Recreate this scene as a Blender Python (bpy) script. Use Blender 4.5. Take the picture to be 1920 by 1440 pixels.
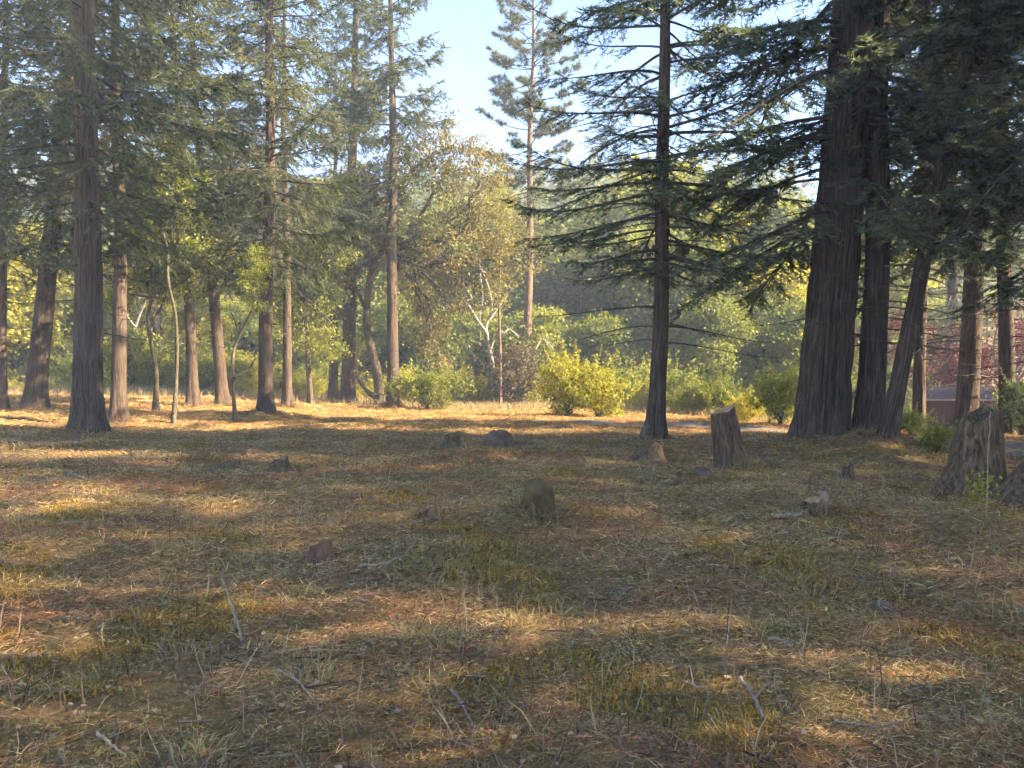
import bpy, math
import numpy as np
from mathutils import Vector, Euler

for o in list(bpy.data.objects):
    bpy.data.objects.remove(o)
SC = bpy.context.scene
COL = SC.collection
R = math.radians

# ------------------------------------------------------------------ camera, sky, sun, exposure
CAM_H = 1.55
F = 1450.0                       # focal length in pixels of the 1920 x 1440 photograph
cd = bpy.data.cameras.new('camera'); cam = bpy.data.objects.new('camera', cd); COL.objects.link(cam)
cam.location = (0, 0, CAM_H); cam.rotation_euler = (R(90), 0, 0)
cd.sensor_width = 36; cd.lens = 36 * F / 1920; cd.clip_start = 0.05; cd.clip_end = 3000
SC.camera = cam

SUN_AZ, SUN_EL = 99.0, 34.0      # degrees to the right of the view direction, degrees up
S_DIR = Vector((math.sin(R(SUN_AZ)) * math.cos(R(SUN_EL)), math.cos(R(SUN_AZ)) * math.cos(R(SUN_EL)), math.sin(R(SUN_EL))))
W = bpy.data.worlds.new('World'); SC.world = W; W.use_nodes = True
nt = W.node_tree; nt.nodes.clear()
sky = nt.nodes.new('ShaderNodeTexSky'); sky.sky_type = 'NISHITA'; sky.sun_disc = False
sky.sun_elevation = R(SUN_EL); sky.sun_rotation = R(SUN_AZ)
sky.air_density = 1.0; sky.dust_density = 0.35; sky.ozone_density = 5.5; sky.altitude = 600
bg = nt.nodes.new('ShaderNodeBackground'); bg.inputs['Strength'].default_value = 0.073
wo = nt.nodes.new('ShaderNodeOutputWorld')
nt.links.new(sky.outputs[0], bg.inputs[0]); nt.links.new(bg.outputs[0], wo.inputs[0])
sl = bpy.data.lights.new('sun', 'SUN'); sun = bpy.data.objects.new('sun', sl); COL.objects.link(sun)
sl.energy = 4.6; sl.angle = R(0.55); sl.color = (1.0, 0.83, 0.57)
sun.rotation_euler = S_DIR.to_track_quat('Z', 'Y').to_euler(); sun.location = (60, 15, 60)
SC.view_settings.view_transform = 'Standard'; SC.view_settings.look = 'None'
SC.view_settings.exposure = 2.95; SC.view_settings.gamma = 1.0
SC.view_settings.use_curve_mapping = False

SC.render.engine = 'CYCLES'
cy = SC.cycles
cy.max_bounces = 4; cy.diffuse_bounces = 3; cy.glossy_bounces = 1; cy.transmission_bounces = 3
cy.volume_bounces = 0; cy.transparent_max_bounces = 4
cy.use_denoising = True; cy.denoiser = 'OPENIMAGEDENOISE'
cy.use_adaptive_sampling = True; cy.adaptive_threshold = 0.03; cy.adaptive_min_samples = 12
cy.caustics_reflective = False; cy.caustics_refractive = False

# ------------------------------------------------------------------ noise and terrain height
def _waves(seed, n):
    r = np.random.default_rng(seed)
    a = r.uniform(0, 2 * np.pi, n); f = r.uniform(0.6, 1.5, n)
    return np.cos(a) * f, np.sin(a) * f, r.uniform(0, 2 * np.pi, n)

_WC = {}
def noise2(x, y, seed, scale, n=9):
    """smooth noise, about -1..1, features about `scale` metres across"""
    if (seed, n) not in _WC: _WC[(seed, n)] = _waves(seed, n)
    ax, ay, ph = _WC[(seed, n)]
    k = 2 * np.pi / (scale * 2.0)
    out = 0
    for i in range(n):
        out = out + np.sin((ax[i] * x + ay[i] * y) * k + ph[i])
    return out / math.sqrt(n) * 0.8

def sstep(a, b, x):
    t = np.clip((x - a) / (b - a), 0, 1); return t * t * (3 - 2 * t)

def bank(x):
    return 50 - 12 * sstep(4, 13, x) + 1.2 * np.sin(x * 0.35)

def H(x, y):
    x = np.asarray(x, float); y = np.asarray(y, float)
    r = np.hypot(x, y)
    z = 0.055 * noise2(x, y, 1, 1.5) + 0.022 * noise2(x, y, 2, 0.5) + 0.06 * noise2(x, y, 3, 5)
    z = z * (1 - sstep(60, 120, r)) * sstep(0.3, 2.5, r)
    z = z + 1.0 * sstep(14, 52, y) * sstep(-1, -24, x)                 # the meadow rises gently to the left
    z = z - 1.6 * sstep(17, 44, y) * sstep(7, 26, x)                   # and falls to the track and the shed
    z = z - 1.4 * sstep(0.5, 9, y - bank(x)) * sstep(22, 5, x)         # bank behind the meadow
    hill = np.maximum(0, y - 84 - 0.06 * np.abs(x))
    z = z + 42 * (1 - np.exp(-(hill / 48) ** 1.5)) * (1 + 0.06 * noise2(x, y, 7, 60))
    return z

MOUNDS = []
H0 = H
def H(x, y):
    z = H0(x, y)
    for (mx, my, mr, mh) in MOUNDS:
        z = z + mh * np.exp(-((np.asarray(x) - mx) ** 2 + (np.asarray(y) - my) ** 2) / mr ** 2)
    return z

def at(px, py, dmax=300):
    """the point of the ground that the photograph shows at pixel px, py"""
    dx, dz = (px - 960) / F, (720 - py) / F
    d = np.concatenate([np.linspace(1.5, 80, 6000), np.linspace(80, dmax, 2000)])
    g = CAM_H + dz * d - H0(dx * d, d)
    i = np.argmax(g < 0) if (g < 0).any() else len(d) - 1
    return float(dx * d[i]), float(d[i])

# ------------------------------------------------------------------ objects
def tag(o, label=None, cat=None, group=None, kind=None):
    if label: o['label'] = label
    if cat: o['category'] = cat
    if group: o['group'] = group
    if kind: o['kind'] = kind
    return o

def empty(name, loc, rot=(0, 0, 0), scale=1.0):
    o = bpy.data.objects.new(name, None); COL.objects.link(o)
    o.location = loc; o.rotation_euler = rot; o.scale = (scale,) * 3
    o.empty_display_size = 0.3
    return o

def put(name, mesh, parent=None, loc=(0, 0, 0), rot=(0, 0, 0), scale=(1, 1, 1)):
    o = bpy.data.objects.new(name, mesh); COL.objects.link(o)
    o.parent = parent; o.location = loc; o.rotation_euler = rot; o.scale = scale
    return o

def soup(name, parts, mats):
    """parts: list of (triangles (m,3,3), material index, tint (m) or scalar)"""
    T = np.concatenate([p[0] for p in parts]).astype(np.float32)
    n = len(T)
    mi = np.concatenate([np.full(len(p[0]), p[1], np.int32) for p in parts])
    ti = np.concatenate([np.broadcast_to(np.asarray(p[2], np.float32), (len(p[0]),)) for p in parts])
    me = bpy.data.meshes.new(name)
    me.vertices.add(3 * n); me.vertices.foreach_set('co', T.ravel())
    me.loops.add(3 * n); me.loops.foreach_set('vertex_index', np.arange(3 * n, dtype=np.int32))
    me.polygons.add(n); me.polygons.foreach_set('loop_start', np.arange(0, 3 * n, 3, dtype=np.int32))
    me.polygons.foreach_set('material_index', mi)
    a = me.attributes.new('tint', 'FLOAT', 'FACE'); a.data.foreach_set('value', np.ascontiguousarray(ti))
    for m in mats: me.materials.append(m)
    me.update(calc_edges=True)
    return me

def gridmesh(name, P, mat, close_u=True, smooth=True, caps=False, tint=None):
    """P: (rings, sides, 3) grid of points to a mesh"""
    k, s, _ = P.shape
    V = P.reshape(-1, 3)
    a = np.arange(k - 1)[:, None] * s; b = np.arange(s if close_u else s - 1)[None]
    b2 = (b + 1) % s
    Q = np.stack([a + b, a + b2, a + s + b2, a + s + b], -1).reshape(-1, 4)
    faces = Q.tolist()
    if caps: faces.append(list(range((k - 1) * s, k * s)))
    me = bpy.data.meshes.new(name); me.from_pydata(V.tolist(), [], faces)
    me.materials.append(mat)
    if smooth: me.polygons.foreach_set('use_smooth', [True] * len(me.polygons))
    me.update()
    return me

def boxes(name, bl, mat):
    """bl: list of (x0,x1,y0,y1,z0,z1)"""
    V, Fc = [], []
    for (a, b, c, d, e, f) in bl:
        n = len(V)
        V += [(a, c, e), (b, c, e), (b, d, e), (a, d, e), (a, c, f), (b, c, f), (b, d, f), (a, d, f)]
        Fc += [[n + i for i in q] for q in ((3, 2, 1, 0), (4, 5, 6, 7), (0, 1, 5, 4), (1, 2, 6, 5), (2, 3, 7, 6), (3, 0, 4, 7))]
    me = bpy.data.meshes.new(name); me.from_pydata(V, [], Fc); me.materials.append(mat); me.update()
    return me

# ------------------------------------------------------------------ materials
def mat(name):
    m = bpy.data.materials.new(name); m.use_nodes = True
    n = m.node_tree.nodes; n.clear()
    return m, m.node_tree, n

def N(nt, t, **kw):
    nd = nt.nodes.new(t)
    for k, v in kw.items():
        if k in nd.inputs: nd.inputs[k].default_value = v
        else: setattr(nd, k, v)
    return nd

def ramp(nt, stops):
    r = nt.nodes.new('ShaderNodeValToRGB'); e = r.color_ramp.elements
    while len(e) > 1: e.remove(e[-1])
    e[0].position = stops[0][0]; e[0].color = (*stops[0][1], 1)
    for p, c in stops[1:]:
        x = e.new(p); x.color = (*c, 1)
    return r

def leaf_mat(name, stops, trans, tcol, rough=0.55, vary=0.18):
    m, t, n = mat(name); L = t.links.new
    at_ = N(t, 'ShaderNodeAttribute', attribute_name='tint')
    oi = N(t, 'ShaderNodeObjectInfo')
    mm = N(t, 'ShaderNodeMath', operation='MULTIPLY_ADD'); L(oi.outputs['Random'], mm.inputs[0])
    mm.inputs[1].default_value = vary * 2; L(at_.outputs['Fac'], mm.inputs[2])
    sb = N(t, 'ShaderNodeMath', operation='SUBTRACT'); L(mm.outputs[0], sb.inputs[0]); sb.inputs[1].default_value = vary
    rp = ramp(t, stops); L(sb.outputs[0], rp.inputs[0])
    p = N(t, 'ShaderNodeBsdfPrincipled', Roughness=rough); L(rp.outputs[0], p.inputs['Base Color'])
    p.inputs['Specular IOR Level'].default_value = 0.35
    tr = N(t, 'ShaderNodeBsdfTranslucent')
    mx = N(t, 'ShaderNodeMix', data_type='RGBA', blend_type='MULTIPLY'); mx.inputs[0].default_value = 1
    L(rp.outputs[0], mx.inputs[6]); mx.inputs[7].default_value = (*tcol, 1)
    L(mx.outputs[2], tr.inputs[0])
    ms = N(t, 'ShaderNodeMixShader', Fac=trans); L(p.outputs[0], ms.inputs[1]); L(tr.outputs[0], ms.inputs[2])
    o = N(t, 'ShaderNodeOutputMaterial'); L(ms.outputs[0], o.inputs[0])
    return m

def bark_mat(name, dark, mid, light, sc=7.0, stretch=0.09, bump=0.5, lichen=None):
    m, t, n = mat(name); L = t.links.new
    tc = N(t, 'ShaderNodeTexCoord'); mp = N(t, 'ShaderNodeMapping'); mp.inputs['Scale'].default_value = (sc, sc, sc * stretch)
    L(tc.outputs['Object'], mp.inputs[0])
    n1 = N(t, 'ShaderNodeTexNoise', Scale=1.6, Detail=7.0, Roughness=0.68, Distortion=0.5); L(mp.outputs[0], n1.inputs['Vector'])
    vo = N(t, 'ShaderNodeTexNoise', Scale=3.4, Detail=5.0, Roughness=0.6, Distortion=0.3); L(mp.outputs[0], vo.inputs['Vector'])
    vr = N(t, 'ShaderNodeMapRange'); vr.inputs[1].default_value = 0.38; vr.inputs[2].default_value = 0.56; L(vo.outputs[0], vr.inputs[0])
    mu = N(t, 'ShaderNodeMath', operation='MULTIPLY'); L(n1.outputs[0], mu.inputs[0]); L(vr.outputs[0], mu.inputs[1])
    ad = N(t, 'ShaderNodeMath', operation='MULTIPLY_ADD'); L(mu.outputs[0], ad.inputs[0]); ad.inputs[1].default_value = 0.6
    h2 = N(t, 'ShaderNodeMath', operation='MULTIPLY'); L(n1.outputs[0], h2.inputs[0]); h2.inputs[1].default_value = 0.55
    L(h2.outputs[0], ad.inputs[2])
    rp = ramp(t, [(0.18, dark), (0.42, mid), (0.62, light)]); L(ad.outputs[0], rp.inputs[0])
    n2 = N(t, 'ShaderNodeTexNoise', Scale=0.9, Detail=4.0); L(tc.outputs['Object'], n2.inputs['Vector'])
    rr = ramp(t, [(0.42, (0, 0, 0)), (0.66, (1, 1, 1))]); L(n2.outputs[0], rr.inputs[0])
    mx = N(t, 'ShaderNodeMix', data_type='RGBA'); L(rr.outputs[0], mx.inputs[0])
    L(rp.outputs[0], mx.inputs[6]); mx.inputs[7].default_value = (*(lichen or light), 1)
    mf = N(t, 'ShaderNodeMath', operation='MULTIPLY'); L(rr.outputs[0], mf.inputs[0]); mf.inputs[1].default_value = 0.45
    L(mf.outputs[0], mx.inputs[0])
    p = N(t, 'ShaderNodeBsdfPrincipled', Roughness=0.9); L(mx.outputs[2], p.inputs['Base Color'])
    p.inputs['Specular IOR Level'].default_value = 0.2
    bp = N(t, 'ShaderNodeBump', Strength=bump, Distance=0.04); L(ad.outputs[0], bp.inputs['Height']); L(bp.outputs[0], p.inputs['Normal'])
    o = N(t, 'ShaderNodeOutputMaterial'); L(p.outputs[0], o.inputs[0])
    return m

def plain_mat(name, c0, c1, sc=6, rough=0.8, bump=0.2, stretch=(1, 1, 1)):
    m, t, n = mat(name); L = t.links.new
    tc = N(t, 'ShaderNodeTexCoord'); mp = N(t, 'ShaderNodeMapping'); mp.inputs['Scale'].default_value = stretch
    L(tc.outputs['Object'], mp.inputs[0])
    n1 = N(t, 'ShaderNodeTexNoise', Scale=sc, Detail=6.0, Roughness=0.65); L(mp.outputs[0], n1.inputs['Vector'])
    rp = ramp(t, [(0.33, c0), (0.66, c1)]); L(n1.outputs[0], rp.inputs[0])
    p = N(t, 'ShaderNodeBsdfPrincipled', Roughness=rough); L(rp.outputs[0], p.inputs['Base Color'])
    p.inputs['Specular IOR Level'].default_value = 0.25
    bp = N(t, 'ShaderNodeBump', Strength=bump, Distance=0.02); L(n1.outputs[0], bp.inputs['Height']); L(bp.outputs[0], p.inputs['Normal'])
    o = N(t, 'ShaderNodeOutputMaterial'); L(p.outputs[0], o.inputs[0])
    return m

def col_mat(name, trans=0.25):
    """ground cover: colour of each blade from its own attribute"""
    m, t, n = mat(name); L = t.links.new
    a = N(t, 'ShaderNodeAttribute', attribute_name='own_colour')
    p = N(t, 'ShaderNodeBsdfPrincipled', Roughness=0.65); L(a.outputs['Color'], p.inputs['Base Color'])
    p.inputs['Specular IOR Level'].default_value = 0.1
    tr = N(t, 'ShaderNodeBsdfTranslucent'); L(a.outputs['Color'], tr.inputs[0])
    ms = N(t, 'ShaderNodeMixShader', Fac=trans); L(p.outputs[0], ms.inputs[1]); L(tr.outputs[0], ms.inputs[2])
    o = N(t, 'ShaderNodeOutputMaterial'); L(ms.outputs[0], o.inputs[0])
    return m

M = {}
M['fir'] = leaf_mat('fir_needles', [(0, (0.055, 0.066, 0.044)), (0.5, (0.10, 0.12, 0.075)), (1, (0.17, 0.185, 0.105))], 0.45, (1.3, 1.4, 0.8))
M['cedar'] = leaf_mat('cedar_sprays', [(0, (0.045, 0.055, 0.028)), (0.5, (0.085, 0.10, 0.048)), (1, (0.16, 0.165, 0.08))], 0.38, (1.4, 1.4, 0.8))
M['cedar2'] = leaf_mat('painted_sun_cedar_sprays', [(0, (0.06, 0.075, 0.03)), (0.5, (0.12, 0.135, 0.055)), (1, (0.22, 0.21, 0.09))], 0.35, (1.4, 1.4, 0.8))  # lighter copy of the cedar colour, sunlight painted in
M['pine'] = leaf_mat('pine_needles', [(0, (0.06, 0.07, 0.035)), (0.5, (0.115, 0.125, 0.06)), (1, (0.2, 0.19, 0.10))], 0.3, (1.3, 1.3, 0.8))
M['oak'] = leaf_mat('oak_leaves', [(0, (0.11, 0.10, 0.036)), (0.5, (0.24, 0.21, 0.07)), (1, (0.39, 0.32, 0.10))], 0.4, (1.4, 1.2, 0.7))
M['green'] = leaf_mat('broad_leaves', [(0, (0.075, 0.095, 0.022)), (0.5, (0.19, 0.21, 0.045)), (1, (0.34, 0.33, 0.07))], 0.42, (1.5, 1.5, 0.6))
M['lime'] = leaf_mat('painted_sun_leaves', [(0, (0.15, 0.165, 0.025)), (0.5, (0.34, 0.33, 0.045)), (1, (0.52, 0.45, 0.07))], 0.5, (1.4, 1.3, 0.6))  # sunlit brightness put into the yellow-green leaf colour
M['wood'] = leaf_mat('far_wood', [(0, (0.085, 0.10, 0.028)), (0.5, (0.19, 0.21, 0.05)), (1, (0.33, 0.31, 0.075))], 0.36, (1.3, 1.3, 0.7))
M['maple'] = leaf_mat('maple_leaves', [(0, (0.045, 0.012, 0.013)), (0.5, (0.105, 0.024, 0.024)), (1, (0.26, 0.07, 0.055))], 0.45, (1.4, 0.9, 0.8))
M['brownbush'] = leaf_mat('bronze_leaves', [(0, (0.06, 0.05, 0.025)), (0.5, (0.12, 0.095, 0.042)), (1, (0.22, 0.15, 0.06))], 0.3, (1.2, 1.1, 0.8))
M['twig'] = plain_mat('twig_bark', (0.045, 0.034, 0.026), (0.11, 0.085, 0.065), 4)
M['bark'] = bark_mat('cedar_bark', (0.022, 0.016, 0.012), (0.066, 0.046, 0.033), (0.14, 0.098, 0.068), 11, 0.045, 0.8)
M['firbark'] = bark_mat('fir_bark', (0.018, 0.012, 0.009), (0.06, 0.042, 0.029), (0.13, 0.093, 0.064), 8, 0.06, 0.9)
M['pinebark'] = bark_mat('pine_bark', (0.045, 0.03, 0.021), (0.14, 0.09, 0.06), (0.27, 0.185, 0.125), 8, 0.12)
M['oakbark'] = bark_mat('oak_bark', (0.03, 0.022, 0.016), (0.085, 0.064, 0.043), (0.16, 0.122, 0.08), 8, 0.3, 0.5, (0.14, 0.13, 0.06))
M['deadwood'] = bark_mat('bleached_wood', (0.12, 0.10, 0.08), (0.28, 0.24, 0.195), (0.43, 0.38, 0.32), 9, 0.12, 0.3)
M['stump'] = bark_mat('stump_wood', (0.028, 0.016, 0.010), (0.095, 0.058, 0.034), (0.17, 0.112, 0.066), 8, 0.15, 0.7, (0.13, 0.11, 0.05))
M['cut'] = plain_mat('cut_wood', (0.24, 0.14, 0.075), (0.44, 0.28, 0.15), 9, 0.85, 0.3)
M['rotten'] = plain_mat('rotten_red_wood', (0.085, 0.04, 0.025), (0.21, 0.11, 0.065), 9, 0.9, 0.6, (1, 1, 0.3))
M['rock'] = plain_mat('rock', (0.085, 0.056, 0.036), (0.18, 0.125, 0.082), 5, 0.9, 0.6)
M['moss'] = plain_mat('mossy_wood', (0.06, 0.042, 0.022), (0.14, 0.10, 0.04), 7, 0.95, 0.9)
M['palestick'] = plain_mat('pale_stick', (0.16, 0.115, 0.075), (0.33, 0.255, 0.17), 14, 0.7, 0.3)
M['stick'] = plain_mat('grey_stick', (0.12, 0.09, 0.07), (0.28, 0.22, 0.17), 14, 0.8, 0.3)
M['cover'] = col_mat('ground_cover')

def ground_material():
    m, t, n = mat('forest_floor'); L = t.links.new
    tc = N(t, 'ShaderNodeTexCoord')
    a = N(t, 'ShaderNodeTexNoise', Scale=1.1, Detail=6.0, Roughness=0.65); L(tc.outputs['Object'], a.inputs['Vector'])
    b = N(t, 'ShaderNodeTexNoise', Scale=22.0, Detail=6.0, Roughness=0.75); L(tc.outputs['Object'], b.inputs['Vector'])
    ra = ramp(t, [(0.3, (0.11, 0.066, 0.036)), (0.45, (0.25, 0.16, 0.08)), (0.56, (0.20, 0.145, 0.055)), (0.7, (0.28, 0.155, 0.085))]); L(a.outputs[0], ra.inputs[0])
    rb = ramp(t, [(0.3, (0.45, 0.42, 0.4)), (0.7, (1.35, 1.3, 1.2))]); L(b.outputs[0], rb.inputs[0])
    mx = N(t, 'ShaderNodeMix', data_type='RGBA', blend_type='MULTIPLY'); mx.inputs[0].default_value = 1
    L(ra.outputs[0], mx.inputs[6]); L(rb.outputs[0], mx.inputs[7])
    p = N(t, 'ShaderNodeBsdfPrincipled', Roughness=0.95); L(mx.outputs[2], p.inputs['Base Color'])
    p.inputs['Specular IOR Level'].default_value = 0.1
    bp = N(t, 'ShaderNodeBump', Strength=0.9, Distance=0.05); L(b.outputs[0], bp.inputs['Height']); L(bp.outputs[0], p.inputs['Normal'])
    o = N(t, 'ShaderNodeOutputMaterial'); L(p.outputs[0], o.inputs[0])
    return m
M['ground'] = ground_material()
M['road'] = plain_mat('track_dirt', (0.14, 0.10, 0.07), (0.23, 0.175, 0.125), 3.0, 0.95, 0.5)

# ------------------------------------------------------------------ ground sheet and track
for (px, py, mr, mh) in [(163, 812, 0.9, 0.16), (222, 794, 0.7, 0.12), (64, 768, 0.9, 0.12), (362, 764, 0.8, 0.14), (418, 762, 0.8, 0.14), (498, 778, 0.9, 0.16), (539, 764, 0.7, 0.12), (738, 764, 0.9, 0.16),
                         (1229, 829, 0.8, 0.16), (1536, 838, 1.6, 0.25), (1630, 830, 1.0, 0.15), (1664, 838, 0.8, 0.12), (1372, 884, 0.55, 0.09), (1822, 944, 0.6, 0.1), (1936, 958, 0.6, 0.1), (1006, 966, 0.4, 0.06), (1524, 966, 0.35, 0.05),
                         (300, 1050, 0.4, 0.07), (690, 1330, 0.3, 0.06), (1560, 1400, 0.3, 0.06), (1120, 1400, 0.25, 0.05), (190, 1190, 0.45, 0.08), (1440, 935, 0.5, 0.09), (1200, 930, 0.5, 0.08), (900, 860, 0.8, 0.1), (1280, 1090, 0.4, 0.06)]:
    MOUNDS.append((*at(px, py), mr, mh))

def build_ground():
    ang = np.concatenate([np.linspace(-58, 58, 330), np.linspace(58, 302, 62)[1:-1]])
    ang = R(1) * ang
    rad = np.concatenate([[0.02], np.geomspace(0.4, 60, 230), np.geomspace(62, 360, 60)])
    A, Rr = np.meshgrid(ang, rad)
    X, Y = np.sin(A) * Rr, np.cos(A) * Rr
    P = np.stack([X, Y, H(X, Y)], -1)
    me = gridmesh('ground', P, M['ground'])
    tag(put('ground', me), kind='structure')
build_ground()

ROAD = np.array([(26, 4.5), (17, 11.5), (12.6, 16.8), (11.7, 21.4), (8.9, 25.8), (5.8, 28.6), (2.8, 30.6), (-0.5, 32.2)])
def smooth_path(P, n):
    P = np.asarray(P, float); t = np.linspace(0, len(P) - 1, n); out = []
    for u in t:
        i = min(int(u), len(P) - 2); f = u - i
        p0, p1, p2, p3 = P[max(i - 1, 0)], P[i], P[i + 1], P[min(i + 2, len(P) - 1)]
        out.append(0.5 * (2 * p1 + (p2 - p0) * f + (2 * p0 - 5 * p1 + 4 * p2 - p3) * f * f + (3 * p1 - p0 - 3 * p2 + p3) * f ** 3))
    return np.array(out)
RP = smooth_path(ROAD, 120)
def road_dist(x, y):
    d = np.full(np.shape(x), 1e9); tt = np.zeros(np.shape(x))
    for i in range(len(RP)):
        q = np.hypot(x - RP[i, 0], y - RP[i, 1]); w = q < d
        d = np.where(w, q, d); tt = np.where(w, i / len(RP), tt)
    return d, tt
def build_road():
    tg = np.gradient(RP, axis=0); tg /= np.linalg.norm(tg, axis=1)[:, None]
    sd = np.stack([tg[:, 1], -tg[:, 0]], 1)
    k = np.arange(len(RP))
    rows = []
    for u in np.linspace(-1, 1, 13):
        wv = 1.35 + 0.2 * np.sin(k * 0.37 + (3 if u > 0 else 0)) + 0.12 * np.sin(k * 0.9 + u)
        wv = wv * np.clip((len(RP) - k) / 30, 0.05, 1)
        q = RP + sd * (u * wv)[:, None]
        rows.append(np.concatenate([q, (H(q[:, 0], q[:, 1]) + 0.012 + 0.02 * (1 - abs(u)))[:, None]], 1))
    tag(put('track', gridmesh('track', np.stack(rows, 0).swapaxes(0, 1), M['road'], close_u=False)), kind='structure')
build_road()

# ------------------------------------------------------------------ tree building blocks
UP = np.array([0, 0, 1.0])
def unit(v):
    return v / np.maximum(np.linalg.norm(v, axis=-1, keepdims=True), 1e-9)

def tube_tris(P, r, sides=4, tip=True):
    """triangle soup of a tube along P (k,3) with radii r (k)"""
    P = np.asarray(P, float); r = np.asarray(r, float)
    tg = unit(np.gradient(P, axis=0))
    ref = np.array([0.31, 0.17, 0.93]); ref = ref / np.linalg.norm(ref)
    a = unit(np.cross(tg, ref)); b = np.cross(tg, a)
    th = np.arange(sides) * 2 * np.pi / sides
    G = P[:, None] + r[:, None, None] * (np.cos(th)[None, :, None] * a[:, None] + np.sin(th)[None, :, None] * b[:, None])
    p, q = G[:-1], G[1:]; p2, q2 = np.roll(p, -1, 1), np.roll(q, -1, 1)
    return np.concatenate([np.stack([p, p2, q2], 2).reshape(-1, 3, 3), np.stack([p, q2, q], 2).reshape(-1, 3, 3)])

def twig_tris(B, E, r):
    """thin three-sided pyramids from B (n,3) to E (n,3)"""
    d = unit(E - B); a = unit(np.cross(d, np.array([0.2, 0.3, 0.93]))); b = np.cross(d, a)
    c = [B + r[:, None] * (math.cos(t) * a + math.sin(t) * b) for t in (0, 2.094, 4.189)]
    return np.concatenate([np.stack([c[i], c[(i + 1) % 3], E], 1) for i in range(3)])

def blades(rng, B, D, ln, w):
    """one narrow triangle per blade: base B, direction D, length, width"""
    s = unit(np.cross(D, rng.normal(size=D.shape))) * (w * 0.5)[:, None]
    return np.stack([B + s, B - s, B + D * ln[:, None]], 1)

def leaves(rng, C, size, droop=0.3):
    """diamond leaves (two triangles) with random orientation at C"""
    n = len(C)
    d = unit(rng.normal(size=(n, 3)) + np.array([0, 0, -droop])); s = unit(np.cross(d, rng.normal(size=(n, 3))))
    nrm = np.cross(d, s)
    L = size * rng.uniform(0.6, 1.3, n); w = L * rng.uniform(0.28, 0.42, n)
    a = C; c = C + d * L[:, None]; m = C + d * (L * 0.45)[:, None] + nrm * (L * 0.08)[:, None]
    b1 = m + s * w[:, None]; b2 = m - s * w[:, None]
    return np.concatenate([np.stack([a, b1, c], 1), np.stack([a, c, b2], 1)])

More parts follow.
